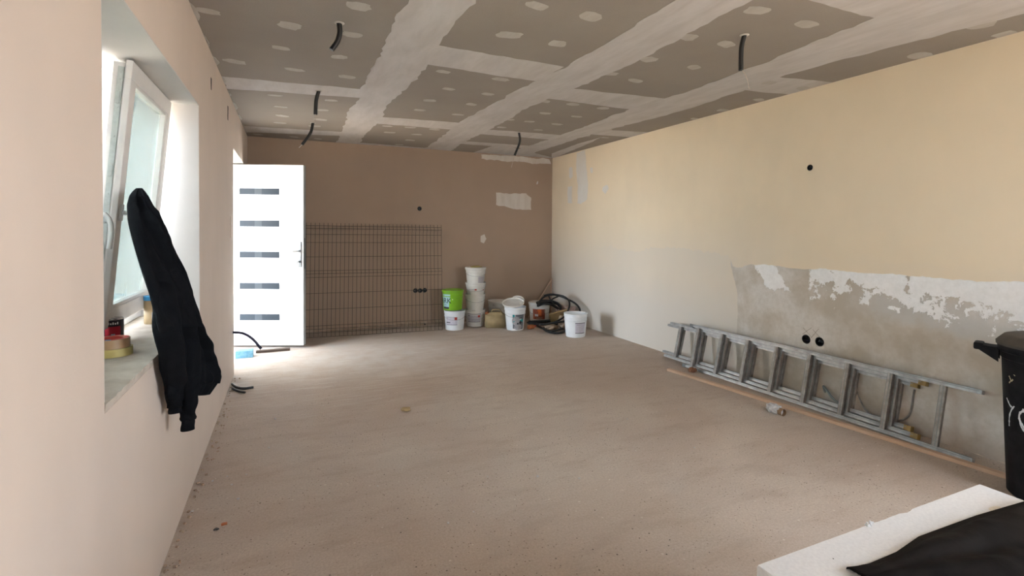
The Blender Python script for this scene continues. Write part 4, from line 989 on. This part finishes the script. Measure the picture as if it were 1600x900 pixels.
mb = MB(); cyl_patch(mb, Matrix(), lambda z: .032, .02, .60, .025, .06, 0); mb.build('barcode', mt_stone, jr, fixn=False)
jr = tag(empty('glue_jar', (-.575, 3.10, SZ)), 'second tan jar on the sill, mostly hidden behind the hoodie', 'jar')
MB().lathe([(.001, 0), (.026, 0), (.028, .004), (.028, .05), (.018, .07), (.001, .07)], 24).build('jar_body', mt_jar, jr, smooth=35)

# ---------------------------------------------------------------- black hoodie hung on the sash handle
rows = [(294, 213, 221), (299, 207, 226), (306, 202, 230), (320, 199, 236), (345, 201, 248), (380, 210, 262), (420, 222, 277), (460, 236, 290), (500, 246, 303), (545, 259, 320), (575, 261, 332), (590, 262, 339), (600, 262, 334)]
def interp(tab, y):
    for (a, b) in zip(tab, tab[1:]):
        if y <= b[0]:
            t = (y-a[0])/(b[0]-a[0]); return [p+(q-p)*t for p, q in zip(a, b)]
    return list(tab[-1])
def row_frame(y):
    _, xa, xb = interp(rows, y)
    X = -.575 if y < 320 else (-.575+(y-320)/190*.155 if y < 510 else -.42)
    A_ = on(xa, y, 0, X); Yb = A_.y+ (.012+(y-294)/36*.088 if y < 330 else .10+(y-330)/270*.30)
    B_ = on(xb, y, 1, Yb)
    return A_, B_
hood = tag(empty('hoodie'), 'black hooded sweatshirt hanging from the tilted window sash over the sill', 'garment')
NS = 96; vs = []; fs = []; ny = 110
for k in range(ny+1):
    y = 294+(600-294)*k/ny; A_, B_ = row_frame(y)
    ax_ = B_-A_; Lr = ax_.length; d = ax_.normalized(); nrm = Vector((d.y, -d.x, 0)).normalized()
    if nrm.dot(CAM-A_) < 0: nrm = -nrm
    th_ = min(.055, .012+Lr*.28)
    for s_ in range(NS):
        a = 2*math.pi*s_/NS; cx_ = math.cos(a); sy_ = math.sin(a)
        p = A_.lerp(B_, .5+.5*cx_)
        t = k/ny
        fold = .016*math.sin(cx_*6+t*3.5+1)+.010*math.sin(cx_*15-t*7+2*mnoise.noise(Vector((cx_, t*4, 0))))+.016*mnoise.noise(Vector((cx_*3, t*7, sy_)))+.007*mnoise.noise(Vector((cx_*6, t*22, 5)))
        fold *= min(1, Lr/.12)*(1-abs(cx_)**4)
        p = p + nrm*(sy_*th_*(1 if sy_ > 0 else .55)) + nrm*(fold*(1-cx_*cx_)*1.3 if sy_ > 0 else 0)
        vs.append(p)
    # sill clearance
for k, v in enumerate(vs):
    if v.z < W1Z0+.02 and v.x < XL+.012: v.x = XL+.012
    elif v.z < W1Z0+.06 and v.x < XL+.004: v.x = XL+.004+ (v.z-W1Z0-.02)*-.5
for k in range(ny):
    for s_ in range(NS): q = (s_+1) % NS; fs.append((k*NS+s_, k*NS+q, (k+1)*NS+q, (k+1)*NS+s_))
fs += [tuple(range(NS)), tuple((ny)*NS+s_ for s_ in range(NS))]
MB().add(vs, fs).build('torso', mt_cloth, hood, smooth=True)
def clothtube(name, L, rad, squash, seed=0, fold=.006):
    pts = [on(x, y, 0, X) for x, y, X in L]; P3 = smooth_path(pts, 8); n = len(P3); vs = []; fs = []; S = 28
    rr = [Vector((r_, 0, 0)) for r_ in rad]; R3 = [v.x for v in smooth_path(rr, 8)]
    for i, p in enumerate(P3):
        view = (CAM-p); view.z = 0; view.normalize(); side = Vector((-view.y, view.x, 0))
        for k in range(S):
            a = 2*math.pi*k/S; f_ = 1+ (fold/R3[i])*(math.sin(a*3+i*.25+seed)*.6+mnoise.noise(Vector((math.cos(a)*2, i*.25, seed)))*1.3)
            vs.append(p+side*math.cos(a)*R3[i]*f_+view*math.sin(a)*R3[i]*squash*f_)
    for v in vs:
        if v.z < W1Z0+.03 and v.x < XL+.006: v.x = XL+.006
    for i in range(n-1):
        for k in range(S): l = (k+1) % S; fs.append((i*S+k, i*S+l, (i+1)*S+l, (i+1)*S+k))
    fs += [tuple(range(S)), tuple((n-1)*S+k for k in range(S))]
    return MB().add(vs, fs).build(name, mt_cloth, hood, smooth=True)
clothtube('hood', [(222, 305, -.55), (236, 350, -.535), (252, 400, -.51), (262, 440, -.49)], [.018, .034, .034, .020], .8, 1)
s1 = clothtube('sleeve', [(252, 440, -.44), (262, 500, -.405), (270, 560, -.395), (273, 610, -.405), (274, 636, -.41)], [.03, .045, .042, .036, .026], .6, 2)
clothtube('cuff', [(274, 632, -.41), (274, 645, -.41)], [.022, .023], .7, 4, .002)
s2 = clothtube('sleeve', [(285, 470, -.385), (292, 540, -.36), (295, 600, -.36), (295, 640, -.37), (294, 656, -.375)], [.03, .042, .036, .029, .025], .7, 5)
clothtube('cuff', [(294, 652, -.375), (293, 672, -.375)], [.023, .025], .7, 7, .002)
# hem band
hb = MB(); vs = []; fs = []; NH = 5
for k in range(NH+1):
    y = 598+20*k/NH; A_, B_ = row_frame(598); 
    xr = 336-(y-598)*.9
    A2 = on(262, y, 0, A_.x); B2 = on(xr, y, 1, B_.y)
    d = (B2-A2).normalized(); nrm = Vector((d.y, -d.x, 0)).normalized()
    if nrm.dot(CAM-A2) < 0: nrm = -nrm
    for s_ in range(NS):
        a = 2*math.pi*s_/NS; cx_ = math.cos(a); sy_ = math.sin(a)
        p = A2.lerp(B2, .5+.5*cx_)+nrm*(sy_*.05*(1 if sy_ > 0 else .55))+nrm*(.010*math.sin(cx_*7+4.5)+.004*math.sin(cx_*26))*(1-abs(cx_)**4)*(sy_ > 0)
        p.x = max(p.x, XL+.012); vs.append(p)
for k in range(NH):
    for s_ in range(NS): q = (s_+1) % NS; fs.append((k*NS+s_, k*NS+q, (k+1)*NS+q, (k+1)*NS+s_))
fs += [tuple(range(NS)), tuple(NH*NS+s_ for s_ in range(NS))]
hb.add(vs, fs).build('hem_band', mt_cloth, hood, smooth=True)

# ---------------------------------------------------------------- conduits hanging from the ceiling
def conduit(label, base, pts, r_, wire=None, tail=None):
    o = tag(empty('ceiling_conduit', base), label, 'conduit')
    b = Vector(base)
    P3 = smooth_path([Vector(p)-b for p in pts], 8)
    MB().tube(P3, r_, 12).build('black_tube', mt_conduit, o, smooth=45)
    # collar at the ceiling
    MB().lathe([(r_*1.05, 0), (r_*2.0, 0), (r_*1.7, -.004), (r_*1.05, -.005)], 16).build('ceiling_hole_rim', mt_filler_spot, o, smooth=True)
    if wire: MB().tube(smooth_path([Vector(p)-b for p in wire], 6), .0022, 6).build('wire', tail or mt_copper, o, smooth=True)
    return o
def cpt(x, y, base):      # hanging point in the vertical plane through the base, facing the camera
    d = _f+_r*((x-PPX)/F_PX)+_u*((PPY-y)/F_PX); n_ = Vector((base.x, base.y, 0)).normalized()
    t = Vector((base.x, base.y, 0)).dot(n_)/d.dot(n_); return CAM+d*t
for lab, bpx_, L, r_, wr in (
    ('thick black conduit curling from the ceiling nearest the window', (530, 36), [(530, 37), (531, 50), (527, 65), (518, 78)], .0145, None),
    ('thin black conduit hanging from the ceiling just beyond the first one', (498, 142), [(498, 143), (494, 158), (493, 179)], .015, [(493, 178), (493, 186), (492, 192)]),
    ('farthest left black conduit hanging slanted with a bare white end', (489, 192), [(489, 193), (485, 208), (472, 226)], .015, [(472, 226), (467, 231)]),
    ('thick black conduit with a thin wire below it, nearest the right wall', (1163, 55), [(1163, 56), (1158.5, 75), (1157.5, 110)], .0135, [(1159, 108), (1166, 120), (1171, 139)]),
    ('farthest right black conduit hanging in front of the back wall corner', (811, 207), [(811, 208), (812, 222), (804, 243)], .013, [(804, 243), (801, 254), (799, 262)])):
    base = on(*bpx_, 2, H); P0 = [base]+[cpt(x, y, base) for x, y in L[1:]]
    conduit(lab, base, P0, r_, [cpt(x, y, base) for x, y in wr] if wr else None, mt_whiteprint if 'bare' in lab else None)

# ---------------------------------------------------------------- by the door: cables, foam, shaded step
a = on(364, 519, 0, XL)
pts = [a+Vector((-.01, 0, 0)), on(380, 521, 1, 5.12), on(395, 530, 1, 5.10), on(408, 545, 1, 5.10)]
tag(MB().tube(smooth_path(pts, 8), .012, 10).build('wall_cable', mt_cable_blue, smooth=True), 'dark blue cable end bending out of the wall corner beside the door', 'cable')
for lab, L, r_ in (('longer black cable end lying on the floor at the wall corner', [(363, 600), (370, 605), (382, 607), (396, 605)], .011), ('shorter brown cable end below the black one at the wall corner', [(363, 607), (372, 611), (383, 613)], .009)):
    tag(MB().tube(smooth_path([on(x, y, 2, r_+.002) for x, y in L], 6), r_, 8).build('floor_cable', mt_hose if 'black' in lab else mt_card, smooth=True), lab, 'cable')
c = on(382, 560, 2, 0)
tag(MB().box((-.50, 5.92, 0), (-.335, 6.03, .075), bev=.004).build('foam_block', mt_bluefoam), 'pale blue insulation foam block on the floor under the door leaf edge', 'foam block')
tag(MB().box((-.32, 6.10, 0), (.02, 6.16, .026), bev=.003).build('step_shade_strip', mt_step_shade), 'dark strip standing for the shaded floor step beneath the white door leaf', 'offcut')  # dark strip put in for the shaded floor step under the leaf
# loose crumbs on the floor
gi = 0
for (x, y, s_, mt, lab, cat) in ((635, 642, .034, mt_ochre, 'tan clod of dried mortar in the middle of the floor', 'rubble'), (350, 820, .012, mt_orange, 'tiny orange brick chip on the floor near the left wall', 'rubble'),
        (338, 828, .010, mt_dark, 'tiny dark chip beside the orange one near the left wall', 'rubble'), (497, 510, .001, mt_dark, '', '')):
    if not lab: continue
    c = on(x, y, 2, 0); rock('mortar_clod', (c.x, c.y, -.001), (s_, s_*.7, s_*.35), mt, lab, cat, gi, .5); gi += 1
proto = None
for i, (x, y) in enumerate([(700, 818), (355, 745), (362, 758), (385, 742), (300, 800), (332, 752), (372, 780), (420, 700), (455, 690), (590, 760), (762, 745), (840, 745), (905, 748), (980, 655), (1085, 700), (430, 655), (1060, 640), (740, 800)]):
    c = on(x, y, 2, 0); s_ = random.uniform(.004, .008)
    if proto is None: proto = rock('plaster_crumb', (c.x, c.y, -.0005), (.006, .005, .003), mt_filler, 'small pale plaster crumb lying on the bare floor', 'crumb', 3, .5, 0, 'pale plaster crumbs scattered on the floor')
    else:
        o = proto.copy(); COL.objects.link(o); o.location = (c.x, c.y, -.0005); o.rotation_euler = (0, 0, i); o.scale = (s_/.006,)*3
# two small torn pieces of hose at the foot of the back wall behind the fence
for lab, L in (('left dark scrap of cable at the foot of the back wall behind the fence', [(624, 512), (630, 516), (638, 513)]), ('right dark scrap of cable at the foot of the back wall behind the fence', [(663, 506), (670, 512), (680, 514)])):
    tag(MB().tube(smooth_path([on(x, y, 1, YB-.03) for x, y in L], 5), .010, 8).build('cable_scrap', mt_conduit, smooth=True), lab, 'cable')
# uneven dark gap strip at the foot of the back wall
p = [Vector((XL, YB, .002)), Vector((2.4, YB, .002)), Vector((2.35, YB, .05)), Vector((1.75, YB, .075)), Vector((1.5, YB, .05)), Vector((.9, YB, .045)), Vector((.2, YB, .03)), Vector((XL, YB, .03))]
patch('bare_foot_strip', p, 1, -1, .001, mt_rubble, wall_back, rag=.012, step=.04)
